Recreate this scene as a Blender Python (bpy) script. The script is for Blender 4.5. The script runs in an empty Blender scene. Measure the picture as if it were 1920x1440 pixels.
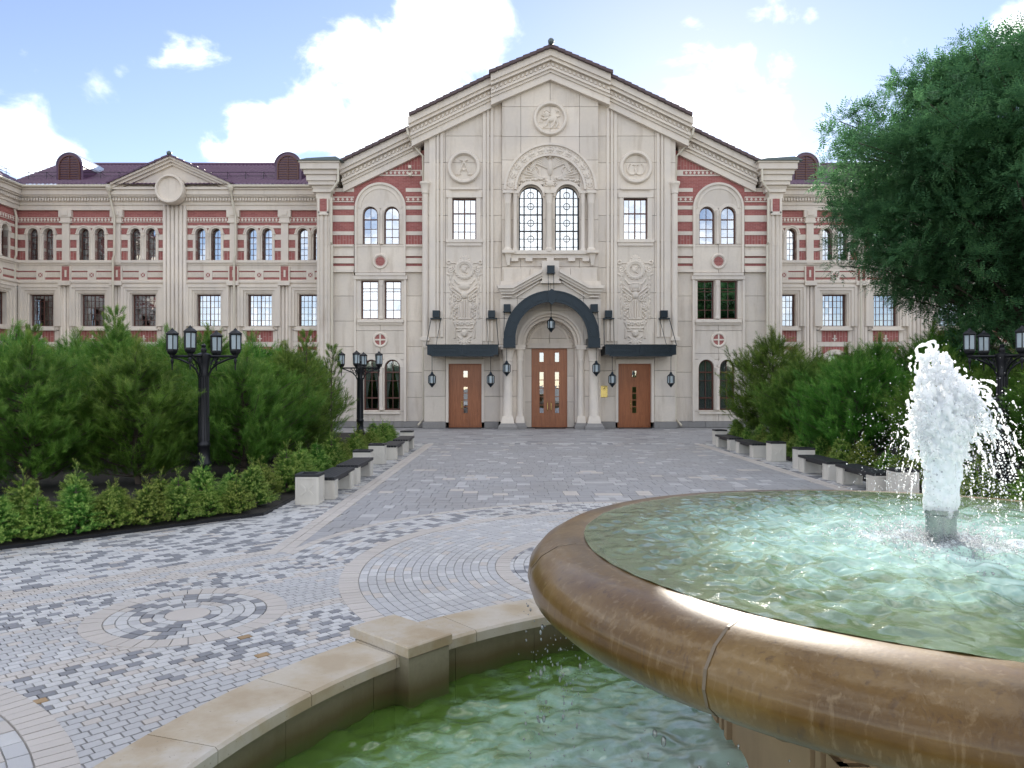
import bpy, bmesh, math, random
import numpy as np
from mathutils import Vector, Matrix
random.seed(7); rng = np.random.default_rng(7)
S = bpy.context.scene
COL = S.collection
R = math.radians
PI = math.pi

# ------------------------------------------------------------------ camera
# metres; the camera stands at the origin and looks along +Y; the horizon is at row 722 of 1440
F, YH, H = 1400.0, 722.0, 2.15
cam_d = bpy.data.cameras.new('camera'); cam = bpy.data.objects.new('camera', cam_d); COL.objects.link(cam)
cam.location = (0, 0, H); cam.rotation_euler = (R(90), 0, 0)
cam_d.sensor_width = 36.0; cam_d.lens = F / 1920 * 36.0
cam_d.shift_y = 2 / 1920; cam_d.clip_start = 0.05; cam_d.clip_end = 3000
S.camera = cam
def ground(px, py, z=0.0):
    d = F * (H - z) / (py - YH); return ((px - 960) * d / F, d)

# ------------------------------------------------------------------ sun, sky, exposure
SUN_AZ, SUN_EL = R(13.6), R(21.6)
sdir = Vector((math.sin(SUN_AZ) * math.cos(SUN_EL), math.cos(SUN_AZ) * math.cos(SUN_EL), math.sin(SUN_EL)))
sl = bpy.data.lights.new('sun', 'SUN'); sl.energy = 3.6; sl.angle = R(0.53); sl.color = (1.0, 0.93, 0.82)
so = bpy.data.objects.new('sun', sl); COL.objects.link(so)
so.rotation_euler = (-sdir).to_track_quat('-Z', 'Y').to_euler(); so.location = sdir * 80

S.view_settings.view_transform = 'Standard'; S.view_settings.look = 'None'
S.view_settings.exposure = 1.48; S.view_settings.gamma = 1.0; S.view_settings.use_curve_mapping = False
SKY_STRENGTH = 0.15
W = bpy.data.worlds.new('World'); S.world = W; W.use_nodes = True
nt = W.node_tree; nt.nodes.clear()
def N(t, **kw):
    n = nt.nodes.new(t)
    for k, v in kw.items(): setattr(n, k, v)
    return n
def lk(a, b): nt.links.new(a, b)
def mth(op, a, b=None, c=None, clamp=False):
    n = N('ShaderNodeMath', operation=op); n.use_clamp = clamp
    for i, v in enumerate((a, b, c)):
        if v is None: continue
        if isinstance(v, (int, float)): n.inputs[i].default_value = v
        else: lk(v, n.inputs[i])
    return n.outputs[0]
sky = N('ShaderNodeTexSky', sky_type='NISHITA')
sky.sun_disc = False; sky.sun_elevation = SUN_EL; sky.sun_rotation = SUN_AZ
sky.air_density = 0.8; sky.dust_density = 0.05; sky.ozone_density = 1.6; sky.altitude = 100
tc = N('ShaderNodeTexCoord')
dirv = N('ShaderNodeVectorMath', operation='NORMALIZE'); lk(tc.outputs['Generated'], dirv.inputs[0])
D = dirv.outputs[0]
sep = N('ShaderNodeSeparateXYZ'); lk(D, sep.inputs[0])
mp = N('ShaderNodeMapping'); mp.inputs['Scale'].default_value = (1, 1, 1.5); mp.inputs['Location'].default_value = (3.1, 1.7, 0.4); lk(D, mp.inputs[0])
nz = N('ShaderNodeTexNoise'); nz.inputs['Scale'].default_value = 11; nz.inputs['Detail'].default_value = 9; nz.inputs['Roughness'].default_value = 0.6; nz.inputs['Distortion'].default_value = 0.35
lk(mp.outputs[0], nz.inputs[0])
nb = N('ShaderNodeTexNoise'); nb.inputs['Scale'].default_value = 3.4; nb.inputs['Detail'].default_value = 6; nb.inputs['Roughness'].default_value = 0.55
lk(mp.outputs[0], nb.inputs[0])
# the clouds over the roofs: (px, py, radius px, weight)
CL = [(800, 130, 150, 1), (710, 190, 150, 1), (610, 205, 90, 1), (860, 70, 110, 1), (770, 20, 70, .9), (680, 95, 70, 1), (470, 268, 85, 1), (545, 235, 60, .9),
      (420, 290, 60, .9), (45, 278, 95, 1), (110, 285, 50, .9), (-80, 250, 110, 1), (372, 115, 70, .50), (340, 85, 50, .42), (185, 172, 50, .46), (225, 140, 24, .4),
      (1330, 200, 110, .95), (1420, 180, 70, .85), (1280, 250, 90, .95), (1390, 115, 40, .6), (1455, 12, 50, .52), (1525, 28, 24, .45), (1905, 70, 55, .95), (1960, 60, 90, 1),
      (1620, 330, 60, .6), (1450, 290, 60, .7)]
field = None
for px, py, r, w in CL:
    v = Vector(((px - 960) / F, 1, (YH - py) / F)).normalized()
    dn = N('ShaderNodeVectorMath', operation='DISTANCE'); lk(D, dn.inputs[0]); dn.inputs[1].default_value = v
    rr = r / F * v.y * 1.3
    t = mth('MULTIPLY_ADD', dn.outputs['Value'], -w / rr, w)      # w at the centre, 0 at rr
    t = mth('MAXIMUM', t, 0.0)
    field = t if field is None else mth('MAXIMUM', field, t)
# out of view: denser cloud than over the roofs, added to brighten the facade
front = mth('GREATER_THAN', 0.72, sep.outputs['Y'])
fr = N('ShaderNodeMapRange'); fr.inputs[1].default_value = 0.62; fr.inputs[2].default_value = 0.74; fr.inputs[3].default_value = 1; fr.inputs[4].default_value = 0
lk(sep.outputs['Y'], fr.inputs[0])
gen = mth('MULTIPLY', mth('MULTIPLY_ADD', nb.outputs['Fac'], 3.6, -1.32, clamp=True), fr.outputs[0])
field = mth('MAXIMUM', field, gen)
cl = mth('ADD', mth('MULTIPLY', field, 1.6), mth('MULTIPLY_ADD', nz.outputs['Fac'], 2.9, -1.85))
cr = N('ShaderNodeMapRange', interpolation_type='SMOOTHSTEP'); cr.inputs[1].default_value = 0.0; cr.inputs[2].default_value = 1.05; lk(cl, cr.inputs[0])
above = N('ShaderNodeMapRange'); above.inputs[1].default_value = 0.0; above.inputs[2].default_value = 0.06; lk(sep.outputs['Z'], above.inputs[0])
cfac = mth('MULTIPLY', cr.outputs[0], mth('MULTIPLY', above.outputs[0], 0.93))
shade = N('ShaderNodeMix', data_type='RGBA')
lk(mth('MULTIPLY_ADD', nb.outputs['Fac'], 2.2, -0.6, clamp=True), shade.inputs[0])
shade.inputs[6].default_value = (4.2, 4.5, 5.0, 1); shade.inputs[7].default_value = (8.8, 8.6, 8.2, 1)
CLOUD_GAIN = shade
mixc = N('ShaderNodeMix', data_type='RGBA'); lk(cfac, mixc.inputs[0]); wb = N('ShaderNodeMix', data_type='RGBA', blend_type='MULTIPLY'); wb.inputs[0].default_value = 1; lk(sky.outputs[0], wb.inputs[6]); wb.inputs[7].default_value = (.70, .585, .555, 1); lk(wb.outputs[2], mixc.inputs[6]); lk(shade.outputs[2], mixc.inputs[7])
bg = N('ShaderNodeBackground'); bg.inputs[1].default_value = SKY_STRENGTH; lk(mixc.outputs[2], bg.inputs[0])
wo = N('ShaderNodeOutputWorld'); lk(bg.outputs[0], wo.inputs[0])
S.cycles.use_denoising = True
try: S.cycles.denoiser = 'OPENIMAGEDENOISE'
except Exception: pass
S.cycles.max_bounces = 8; S.cycles.transparent_max_bounces = 12; S.cycles.sample_clamp_indirect = 5.0; S.cycles.sample_clamp_direct = 14.0; S.cycles.caustics_reflective = False; S.cycles.caustics_refractive = False

# ------------------------------------------------------------------ mesh helpers
class MB:
    def __init__(s): s.v = []; s.f = []
    def add(s, v, f):
        n = len(s.v); s.v += [tuple(p) for p in v]; s.f += [tuple(i + n for i in q) for q in f]; return s
    def box(s, x0, x1, y0, y1, z0, z1):
        if x1 < x0: x0, x1 = x1, x0
        v = [(x0, y0, z0), (x1, y0, z0), (x1, y1, z0), (x0, y1, z0), (x0, y0, z1), (x1, y0, z1), (x1, y1, z1), (x0, y1, z1)]
        return s.add(v, [(0, 1, 5, 4), (1, 2, 6, 5), (2, 3, 7, 6), (3, 0, 4, 7), (4, 5, 6, 7), (3, 2, 1, 0)])
    def prism(s, poly, y0, y1, ch=0.0):            # polygon in (x, z), drawn from front y0 to back y1, chamfered front edge
        n = len(poly)
        if ch:
            cx = sum(p[0] for p in poly) / n; cz = sum(p[1] for p in poly) / n
            fr = []
            for x, z in poly:
                dx, dz = cx - x, cz - z
                fr.append((x + math.copysign(min(ch, abs(dx)), dx) if dx else x, z + math.copysign(min(ch, abs(dz)), dz) if dz else z))
            v = [(x, y0, z) for x, z in fr] + [(x, y0 + ch, z) for x, z in poly] + [(x, y1, z) for x, z in poly]
            f = [tuple(range(n))] + [(i, i + n, (i + 1) % n + n, (i + 1) % n) for i in range(n)] + [(i + n, i + 2 * n, (i + 1) % n + 2 * n, (i + 1) % n + n) for i in range(n)] + [tuple(range(3 * n - 1, 2 * n - 1, -1))]
            return s.add(v, f)
        v = [(x, y0, z) for x, z in poly] + [(x, y1, z) for x, z in poly]
        f = [tuple(range(n)), tuple(range(2 * n - 1, n - 1, -1))] + [(i, i + n, (i + 1) % n + n, (i + 1) % n) for i in range(n)]
        return s.add(v, f)
    def arc(s, cx, cz, r0, r1, y0, y1, a0=0.0, a1=PI, n=20):    # a flat band bent round an arch
        full = abs(a1 - a0 - 2 * PI) < 1e-6
        A = [a0 + (a1 - a0) * i / n for i in range(n + (0 if full else 1))]
        v = []
        for a in A:
            c, q = math.cos(a), math.sin(a)
            v += [(cx + r0 * c, y0, cz + r0 * q), (cx + r1 * c, y0, cz + r1 * q), (cx + r1 * c, y1, cz + r1 * q), (cx + r0 * c, y1, cz + r0 * q)]
        m = len(A); f = []
        for i in range(m if full else m - 1):
            j = (i + 1) % m
            for k in range(4): f.append((4 * i + k, 4 * i + (k + 1) % 4, 4 * j + (k + 1) % 4, 4 * j + k))
        if not full: f += [(3, 2, 1, 0), (4 * m - 4, 4 * m - 3, 4 * m - 2, 4 * m - 1)]
        return s.add(v, f)
    def lathe(s, c, prof, n=24, axis='z', a0=0.0, a1=2 * PI):
        full = abs(a1 - a0 - 2 * PI) < 1e-6
        m = n if full else n + 1
        v = []
        for i in range(m):
            a = a0 + (a1 - a0) * i / n
            for r, h in prof:
                if axis == 'z': v.append((c[0] + r * math.cos(a), c[1] + r * math.sin(a), c[2] + h))
                else: v.append((c[0] + r * math.cos(a), c[1] + h, c[2] + r * math.sin(a)))
        k = len(prof); f = []
        for i in range(n):
            j = (i + 1) % m
            for q in range(k - 1): f.append((i * k + q, j * k + q, j * k + q + 1, i * k + q + 1))
        s.add(v, f)
        if full:
            b = len(s.v) - m * k
            if prof[0][0] > 1e-6: s.f.append(tuple(b + i * k for i in range(m))[::-1])
            if prof[-1][0] > 1e-6: s.f.append(tuple(b + i * k + k - 1 for i in range(m)))
        return s
    def tube(s, pts, r, n=6):
        pts = [Vector(p) for p in pts]
        rs = r if hasattr(r, '__len__') else [r] * len(pts)
        v = []; up = Vector((0, 0, 1))
        for i, p in enumerate(pts):
            t = (pts[min(i + 1, len(pts) - 1)] - pts[max(i - 1, 0)]).normalized()
            a = t.cross(up if abs(t.z) < 0.95 else Vector((0, 1, 0))).normalized(); b = t.cross(a)
            for k in range(n):
                w = 2 * PI * k / n; v.append(p + (a * math.cos(w) + b * math.sin(w)) * rs[i])
        f = []
        for i in range(len(pts) - 1):
            for k in range(n): f.append((i * n + k, i * n + (k + 1) % n, (i + 1) * n + (k + 1) % n, (i + 1) * n + k))
        f += [tuple(range(n))[::-1], tuple(range((len(pts) - 1) * n, len(pts) * n))]
        return s.add(v, f)
    def build(s, name, mat, parent=None, smooth=False, fix=True):
        me = bpy.data.meshes.new(name); me.from_pydata(s.v, [], s.f)
        if fix:
            bm = bmesh.new(); bm.from_mesh(me); bmesh.ops.recalc_face_normals(bm, faces=bm.faces); bm.to_mesh(me); bm.free()
        if smooth:
            me.shade_smooth() if smooth is True else me.shade_smooth()
            if smooth is not True:
                try: me.set_sharp_from_angle(angle=R(smooth))
                except Exception: pass
        me.materials.append(mat)
        return link(name, me, parent)
def link(name, me, parent=None):
    o = bpy.data.objects.new(name, me); COL.objects.link(o)
    if parent is not None: o.parent = parent
    return o
def np_mesh(name, V, Fc, mats, mi=None, smooth=False):
    V = np.asarray(V, np.float32); Fc = np.asarray(Fc, np.int32); k = Fc.shape[1]
    me = bpy.data.meshes.new(name)
    me.vertices.add(len(V)); me.vertices.foreach_set('co', V.ravel())
    me.loops.add(Fc.size); me.loops.foreach_set('vertex_index', Fc.ravel())
    me.polygons.add(len(Fc)); me.polygons.foreach_set('loop_start', np.arange(0, Fc.size, k, dtype=np.int32))
    for m in (mats if isinstance(mats, (list, tuple)) else [mats]): me.materials.append(m)
    if mi is not None: me.polygons.foreach_set('material_index', np.asarray(mi, np.int32))
    me.update(calc_edges=True)
    if smooth: me.shade_smooth()
    return me
def tag(o, label=None, cat=None, group=None, kind=None):
    if label: o['label'] = label
    if cat: o['category'] = cat
    if group: o['group'] = group
    if kind: o['kind'] = kind
    return o
def thing(name, loc=(0, 0, 0), rz=0.0, label=None, cat=None, group=None):
    o = bpy.data.objects.new(name, None); COL.objects.link(o); o.location = loc; o.rotation_euler = (0, 0, rz); o.empty_display_size = 0.2
    return tag(o, label, cat, group)
KIDS = {}
def copy_tree(o, parent=None):
    if not KIDS.get('ok'):
        KIDS.clear(); KIDS['ok'] = True
        for q in COL.objects:
            if q.parent is not None: KIDS.setdefault(q.parent.name, []).append(q)
    c = o.copy(); COL.objects.link(c); c.parent = parent
    for ch in KIDS.get(o.name, []): copy_tree(ch, c)
    return c
def new_tree(): KIDS.clear()
ORD = ['first', 'second', 'third', 'fourth', 'fifth', 'sixth', 'seventh', 'eighth', 'ninth', 'tenth', 'eleventh', 'twelfth', 'thirteenth', 'fourteenth', 'fifteenth', 'sixteenth', 'seventeenth', 'eighteenth', 'nineteenth', 'twentieth']

# ------------------------------------------------------------------ materials
class MT:
    def __init__(s, name):
        s.m = bpy.data.materials.new(name); s.m.use_nodes = True; s.t = s.m.node_tree
        s.b = s.t.nodes['Principled BSDF']; s.o = s.t.nodes['Material Output']
    def n(s, t, **kw):
        q = s.t.nodes.new(t)
        for k, v in kw.items(): setattr(q, k, v)
        return q
    def l(s, a, b): s.t.links.new(a, b)
    def coord(s, kind='Object', scale=(1, 1, 1), rot=(0, 0, 0)):
        c = s.n('ShaderNodeTexCoord'); m = s.n('ShaderNodeMapping'); m.inputs['Scale'].default_value = scale; m.inputs['Rotation'].default_value = rot
        s.l(c.outputs[kind], m.inputs[0]); return m.outputs[0]
    def world(s, scale=(1, 1, 1)):
        g = s.n('ShaderNodeNewGeometry'); m = s.n('ShaderNodeMapping'); m.inputs['Scale'].default_value = scale
        s.l(g.outputs['Position'], m.inputs[0]); return m.outputs[0]
    def noise(s, co, scale, detail=5, rough=.55, dist=0.0):
        q = s.n('ShaderNodeTexNoise'); q.inputs['Scale'].default_value = scale; q.inputs['Detail'].default_value = detail; q.inputs['Roughness'].default_value = rough; q.inputs['Distortion'].default_value = dist
        s.l(co, q.inputs[0]); return q.outputs['Fac']
    def ramp(s, fac, stops):
        q = s.n('ShaderNodeValToRGB'); e = q.color_ramp.elements
        while len(e) < len(stops): e.new(0.5)
        for el, (p, c) in zip(e, stops): el.position = p; el.color = (*c, 1) if len(c) == 3 else c
        s.l(fac, q.inputs[0]); return q.outputs[0]
    def mix(s, fac, a, b, mode='MIX'):
        q = s.n('ShaderNodeMix', data_type='RGBA', blend_type=mode)
        for i, v in ((0, fac), (6, a), (7, b)):
            if isinstance(v, (int, float)): q.inputs[i].default_value = v
            elif isinstance(v, tuple): q.inputs[i].default_value = (*v, 1) if len(v) == 3 else v
            else: s.l(v, q.inputs[i])
        return q.outputs[2]
    def math(s, op, a, b=None, clamp=False):
        q = s.n('ShaderNodeMath', operation=op); q.use_clamp = clamp
        for i, v in enumerate((a, b)):
            if v is None: continue
            if isinstance(v, (int, float)): q.inputs[i].default_value = v
            else: s.l(v, q.inputs[i])
        return q.outputs[0]
    def bump(s, h, strength=.3, dist=.02, normal=None):
        q = s.n('ShaderNodeBump'); q.inputs['Strength'].default_value = strength; q.inputs['Distance'].default_value = dist
        s.l(h, q.inputs['Height'])
        if normal is not None: s.l(normal, q.inputs['Normal'])
        return q.outputs[0]
    def out(s, color=None, rough=None, normal=None, metal=None, coat=None, spec=None):
        for k, v in (('Base Color', color), ('Roughness', rough), ('Normal', normal), ('Metallic', metal), ('Coat Weight', coat), ('Specular IOR Level', spec)):
            if v is None: continue
            if isinstance(v, tuple): s.b.inputs[k].default_value = (*v, 1)
            elif isinstance(v, (int, float)): s.b.inputs[k].default_value = v
            else: s.l(v, s.b.inputs[k])
        return s.m
def sc3(c, k): return tuple(min(1, x * k) for x in c)
def m_stone(name, base, var=.12, obj_var=.10, dirt=.25, bump=.12):
    t = MT(name); w = t.world()
    n1 = t.noise(w, 0.55, 4); n2 = t.noise(w, 9, 6, .65); n3 = t.noise(t.world((2.2, 2.2, .35)), 1.3, 5, .6)
    c = t.mix(t.math('MULTIPLY', n2, .9), sc3(base, 1 - var), sc3(base, 1 + var))
    c = t.mix(t.ramp(n1, [(.42, (0, 0, 0)), (.62, (.6, .6, .6))]), c, sc3((base[0] * .96, base[1] * .97, base[2] * 1.02), .88))
    c = t.mix(t.ramp(n3, [(.52, (0, 0, 0)), (.68, (dirt, dirt, dirt))]), c, sc3((base[0], base[1] * .93, base[2] * .84), .62))
    oi = t.n('ShaderNodeObjectInfo')
    k = t.math('ADD', t.math('MULTIPLY', oi.outputs['Random'], obj_var), 1 - obj_var / 2)
    cc = t.n('ShaderNodeCombineColor')
    for i in range(3): t.l(k, cc.inputs[i])
    c = t.mix(1.0, c, cc.outputs[0], 'MULTIPLY')
    return t.out(c, .78, t.bump(n2, bump, .01))
def m_plain(name, base, rough=.5, var=.15, scale=14, metal=0.0, bump=.08, spec=None, coat=None):
    t = MT(name); w = t.world(); n = t.noise(w, scale, 5, .6); n2 = t.noise(w, scale * .12, 3)
    c = t.mix(n, sc3(base, 1 - var), sc3(base, 1 + var)); c = t.mix(t.math('MULTIPLY', n2, .4), c, sc3(base, 1 - var * 1.5))
    return t.out(c, t.math('ADD', t.math('MULTIPLY', n, .2), rough - .1), t.bump(n, bump, .005), metal, coat, spec)
STONE = m_stone('limestone', (.71, .64, .555), .12, .16, .42)
STONE_TRIM = m_stone('limestone_trim', (.735, .665, .58), .08, .05, .2, .08)
STONE_REL = m_stone('limestone_carved', (.70, .63, .545), .07, .03, .15, .08)
PLINTH = m_stone('plinth_granite', (.27, .26, .25), .2, .1, .3, .15)
MORTAR = m_plain('mortar', (.22, .2, .175), .9)
def m_brick(name, vert=False):
    t = MT(name)
    co = t.coord('Object', (1, 1, 1), (R(90), 0, R(90) if vert else 0)) if False else None
    g = t.n('ShaderNodeNewGeometry'); sp = t.n('ShaderNodeSeparateXYZ'); t.l(g.outputs['Position'], sp.inputs[0])
    xy = t.math('ADD', sp.outputs['X'], sp.outputs['Y'])
    cm = t.n('ShaderNodeCombineXYZ')
    if vert: t.l(sp.outputs['Z'], cm.inputs[0]); t.l(xy, cm.inputs[1])
    else: t.l(xy, cm.inputs[0]); t.l(sp.outputs['Z'], cm.inputs[1])
    b = t.n('ShaderNodeTexBrick'); t.l(cm.outputs[0], b.inputs[0])
    b.inputs['Scale'].default_value = 1.0; b.inputs['Brick Width'].default_value = .50 if vert else .26; b.inputs['Row Height'].default_value = .15 if vert else .078
    b.inputs['Mortar Size'].default_value = .011 if vert else .006; b.inputs['Mortar Smooth'].default_value = .2
    b.inputs['Color1'].default_value = (.40, .145, .13, 1); b.inputs['Color2'].default_value = (.31, .10, .095, 1); b.inputs['Mortar'].default_value = (.44, .27, .24, 1) if not vert else (.50, .34, .30, 1)
    n = t.noise(g.outputs['Position'], 6, 5)
    c = t.mix(t.math('MULTIPLY', n, .6), b.outputs[0], t.mix(1.0, b.outputs[0], (.8, .62, .62), 'MULTIPLY'))
    return t.out(c, .8, t.bump(t.math('SUBTRACT', 1.0, b.outputs['Fac']), .35, .008))
BRICK = m_brick('red_brick'); BRICKV = m_brick('red_brick_upright', True)
ROOF = m_plain('glazed_purple_tile', (.105, .05, .10), .38, .35, 9, 0, .1, .5)
ROOFED = m_plain('tile_edge', (.085, .05, .055), .5, .3, 9)
COPPER = m_plain('green_copper_sheet', (.10, .13, .135), .45, .25, 4, .3)
ZINC = m_plain('zinc_sheet', (.55, .57, .6), .35, .1, 4, .8)
WOOD = m_plain('dark_window_wood', (.105, .036, .024), .45, .2, 18)
def m_door():
    t = MT('oiled_door_wood'); w = t.world((14, 14, 1.1)); n = t.noise(w, 1.0, 7, .65, .6); n2 = t.noise(t.world(), 40, 3)
    c = t.ramp(n, [(.25, (.21, .066, .022)), (.55, (.35, .118, .042)), (.8, (.42, .16, .06))])
    return t.out(c, .38, t.bump(n2, .05, .003))
DOOR = m_door()
DMET = m_plain('dark_bronze_sheet', (.012, .023, .034), .42, .3, 20, .5)
IRON = m_plain('black_cast_iron', (.012, .013, .017), .4, .3, 25, .4)
CREAM = m_plain('cream_painted_metal', (.62, .57, .47), .35, .06, 5)
BRASS = m_plain('polished_brass', (.55, .44, .17), .25, .15, 8, .9)
def m_glass(name, refl, tint):
    t = MT(name); t.t.nodes.remove(t.b)
    gl = t.n('ShaderNodeBsdfGlossy'); gl.inputs['Roughness'].default_value = .015; gl.inputs['Color'].default_value = (.86, .92, 1, 1)
    tr = t.n('ShaderNodeBsdfTransparent'); tr.inputs['Color'].default_value = (*tint, 1)
    fr = t.n('ShaderNodeFresnel'); fr.inputs[0].default_value = 1.5
    fac = t.math('ADD', t.math('MULTIPLY', fr.outputs[0], .8), refl, True)
    n = t.noise(t.world((1, 1, 1)), 1.6, 2); t.l(t.bump(n, .06, .03), gl.inputs['Normal'])
    mx = t.n('ShaderNodeMixShader'); t.l(fac, mx.inputs[0]); t.l(tr.outputs[0], mx.inputs[1]); t.l(gl.outputs[0], mx.inputs[2]); t.l(mx.outputs[0], t.o.inputs[0])
    return t.m
GLASS = m_glass('window_glass', .36, (.40, .42, .43))
GLASS_LOW = m_glass('clear_window_glass', .10, (.72, .74, .74))
FROST = None
def m_frost():
    t = MT('frosted_lamp_glass'); t.b.inputs['Base Color'].default_value = (.62, .70, .74, 1); t.b.inputs['Roughness'].default_value = .3
    tr = t.n('ShaderNodeBsdfTranslucent'); tr.inputs[0].default_value = (.75, .82, .85, 1); mx = t.n('ShaderNodeMixShader'); mx.inputs[0].default_value = .5
    t.l(t.b.outputs[0], mx.inputs[1]); t.l(tr.outputs[0], mx.inputs[2]); t.l(mx.outputs[0], t.o.inputs[0]); return t.m
FROST = m_frost()
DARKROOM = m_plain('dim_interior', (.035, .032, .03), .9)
CURTAIN = m_plain('sheer_curtain', (.62, .66, .64), .9, .05, 3)
def m_leaf(name, c0, c1, tip=None, trans=.35, attr=True):
    t = MT(name)
    oi = t.n('ShaderNodeObjectInfo'); g = t.n('ShaderNodeNewGeometry')
    n = t.noise(t.world(), 1.4, 3)
    c = t.mix(g.outputs['Random Per Island'], c0, c1)
    c = t.mix(t.ramp(n, [(.40, (.75, .75, .75)), (.60, (0, 0, 0))]), c, sc3(c0, .8))
    if tip is not None:
        a = t.n('ShaderNodeAttribute'); a.attribute_name = 'tip'
        c = t.mix(a.outputs['Fac'], c, tip)
    hs = t.n('ShaderNodeHueSaturation'); t.l(c, hs.inputs['Color'])
    t.l(t.math('ADD', t.math('MULTIPLY', oi.outputs['Random'], .05), .475), hs.inputs['Hue']); t.l(t.math('ADD', t.math('MULTIPLY', oi.outputs['Random'], .3), .85), hs.inputs['Value'])
    c = hs.outputs[0]
    t.l(c, t.b.inputs['Base Color']); t.b.inputs['Roughness'].default_value = .5; t.b.inputs['Specular IOR Level'].default_value = .3
    tr = t.n('ShaderNodeBsdfTranslucent'); t.l(c, tr.inputs[0]); mx = t.n('ShaderNodeMixShader'); mx.inputs[0].default_value = trans
    t.l(t.b.outputs[0], mx.inputs[1]); t.l(tr.outputs[0], mx.inputs[2]); t.l(mx.outputs[0], t.o.inputs[0]); return t.m
PINE = m_leaf('pine_needles', (.06, .17, .018), (.17, .34, .05), (.34, .42, .10), .45)
SPRUCE = m_leaf('spruce_needles', (.085, .21, .03), (.16, .31, .05), (.44, .53, .13), .42)
LEAF = m_leaf('ash_leaves', (.065, .175, .08), (.16, .33, .13), None, .5)
BARK = m_plain('bark', (.09, .07, .055), .9, .35, 12, 0, .6)
SOIL = m_plain('dark_soil', (.018, .015, .012), .95, .5, 30, 0, .8)
def m_paver(name, base, var, speck):
    t = MT(name); w = t.world(); g = t.n('ShaderNodeNewGeometry'); oi = t.n('ShaderNodeObjectInfo')
    n = t.noise(w, 160, 2, .7); n2 = t.noise(w, .5, 5); n3 = t.noise(w, 7, 4)
    rnd = t.math('FRACT', t.math('ADD', g.outputs['Random Per Island'], oi.outputs['Random']))
    c = t.mix(rnd, sc3(base, 1 - var), sc3(base, 1 + var))
    c = t.mix(t.math('MULTIPLY', n, speck), c, sc3(base, .45))
    c = t.mix(t.ramp(n2, [(.45, (0, 0, 0)), (.62, (.35, .35, .35))]), c, sc3((base[0], base[1] * .95, base[2] * .88), .72))
    c = t.mix(t.ramp(n3, [(.55, (0, 0, 0)), (.8, (.25, .25, .25))]), c, sc3(base, 1.2))
    return t.out(c, t.math('ADD', t.math('MULTIPLY', n3, .25), .42), t.bump(n, .12, .003))
PV_MID = m_paver('grey_granite_paver', (.43, .43, .445), .045, .25)
PV_LIGHT = m_paver('pale_granite_paver', (.50, .50, .51), .05, .22)
PV_DARK = m_paver('dark_granite_paver', (.215, .22, .24), .15, .3)
PV_BEIGE = m_paver('beige_granite_paver', (.475, .44, .415), .05, .22)
PV_RUST = m_paver('ochre_granite_paver', (.36, .24, .12), .15, .35)
PV_WALK = m_paver('blue_grey_walk_slab', (.31, .31, .325), .07, .25)
PAVMATS = [PV_MID, PV_LIGHT, PV_DARK, PV_BEIGE, PV_RUST, PV_WALK]
SAND = m_plain('joint_sand', (.38, .375, .37), .95, .2, 60)
BENCHST = m_stone('bench_stone', (.62, .59, .53), .05, .06, .3, .06)
SLAT = m_plain('black_stained_slats', (.012, .013, .017), .5, .3, 30)

# ------------------------------------------------------------------ facade helpers
def rect_sub(rs, h):
    out = []
    for (a, b, c, d) in rs:
        x0, x1, z0, z1 = max(a, h[0]), min(b, h[1]), max(c, h[2]), min(d, h[3])
        if x1 <= x0 or z1 <= z0: out.append((a, b, c, d)); continue
        if z0 > c: out.append((a, b, c, z0))
        if z1 < d: out.append((a, b, z1, d))
        if x0 > a: out.append((a, x0, z0, z1))
        if x1 < b: out.append((x1, b, z0, z1))
    return out
def clip_poly(poly, a, b, c):
    out = []
    for i in range(len(poly)):
        p, q = poly[i], poly[(i + 1) % len(poly)]
        dp, dq = a * p[0] + b * p[1] - c, a * q[0] + b * q[1] - c
        if dp <= 0: out.append(p)
        if (dp < 0 < dq) or (dq < 0 < dp):
            t = dp / (dp - dq); out.append((p[0] + t * (q[0] - p[0]), p[1] + t * (q[1] - p[1])))
    return out
def slabs(parent, x0, x1, z0, z1, y0, y1, holes=(), xj=(), zj=(), clip=(), name='stone_slab', mat=None, gap=.007, ch=.008):
    if x1 < x0: x0, x1 = x1, x0
    xs = sorted([x0, x1] + [x for x in xj if x0 + .05 < x < x1 - .05]); zs = sorted([z0, z1] + [z for z in zj if z0 + .05 < z < z1 - .05])
    for i in range(len(xs) - 1):
        for j in range(len(zs) - 1):
            rs = [(xs[i], xs[i + 1], zs[j], zs[j + 1])]
            for h in holes:
                h = (min(h[0], h[1]), max(h[0], h[1]), h[2], h[3]); rs = rect_sub(rs, h)
            for (a, b, c, d) in rs:
                if b - a < .03 or d - c < .03: continue
                poly = [(a + gap, c + gap), (b - gap, c + gap), (b - gap, d - gap), (a + gap, d - gap)]
                for cl_ in clip: poly = clip_poly(poly, *cl_) if poly else poly
                if len(poly) < 3: continue
                MB().prism(poly, y0 + random.uniform(0, .004), y1, ch).build(name, mat or STONE, parent)
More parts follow.
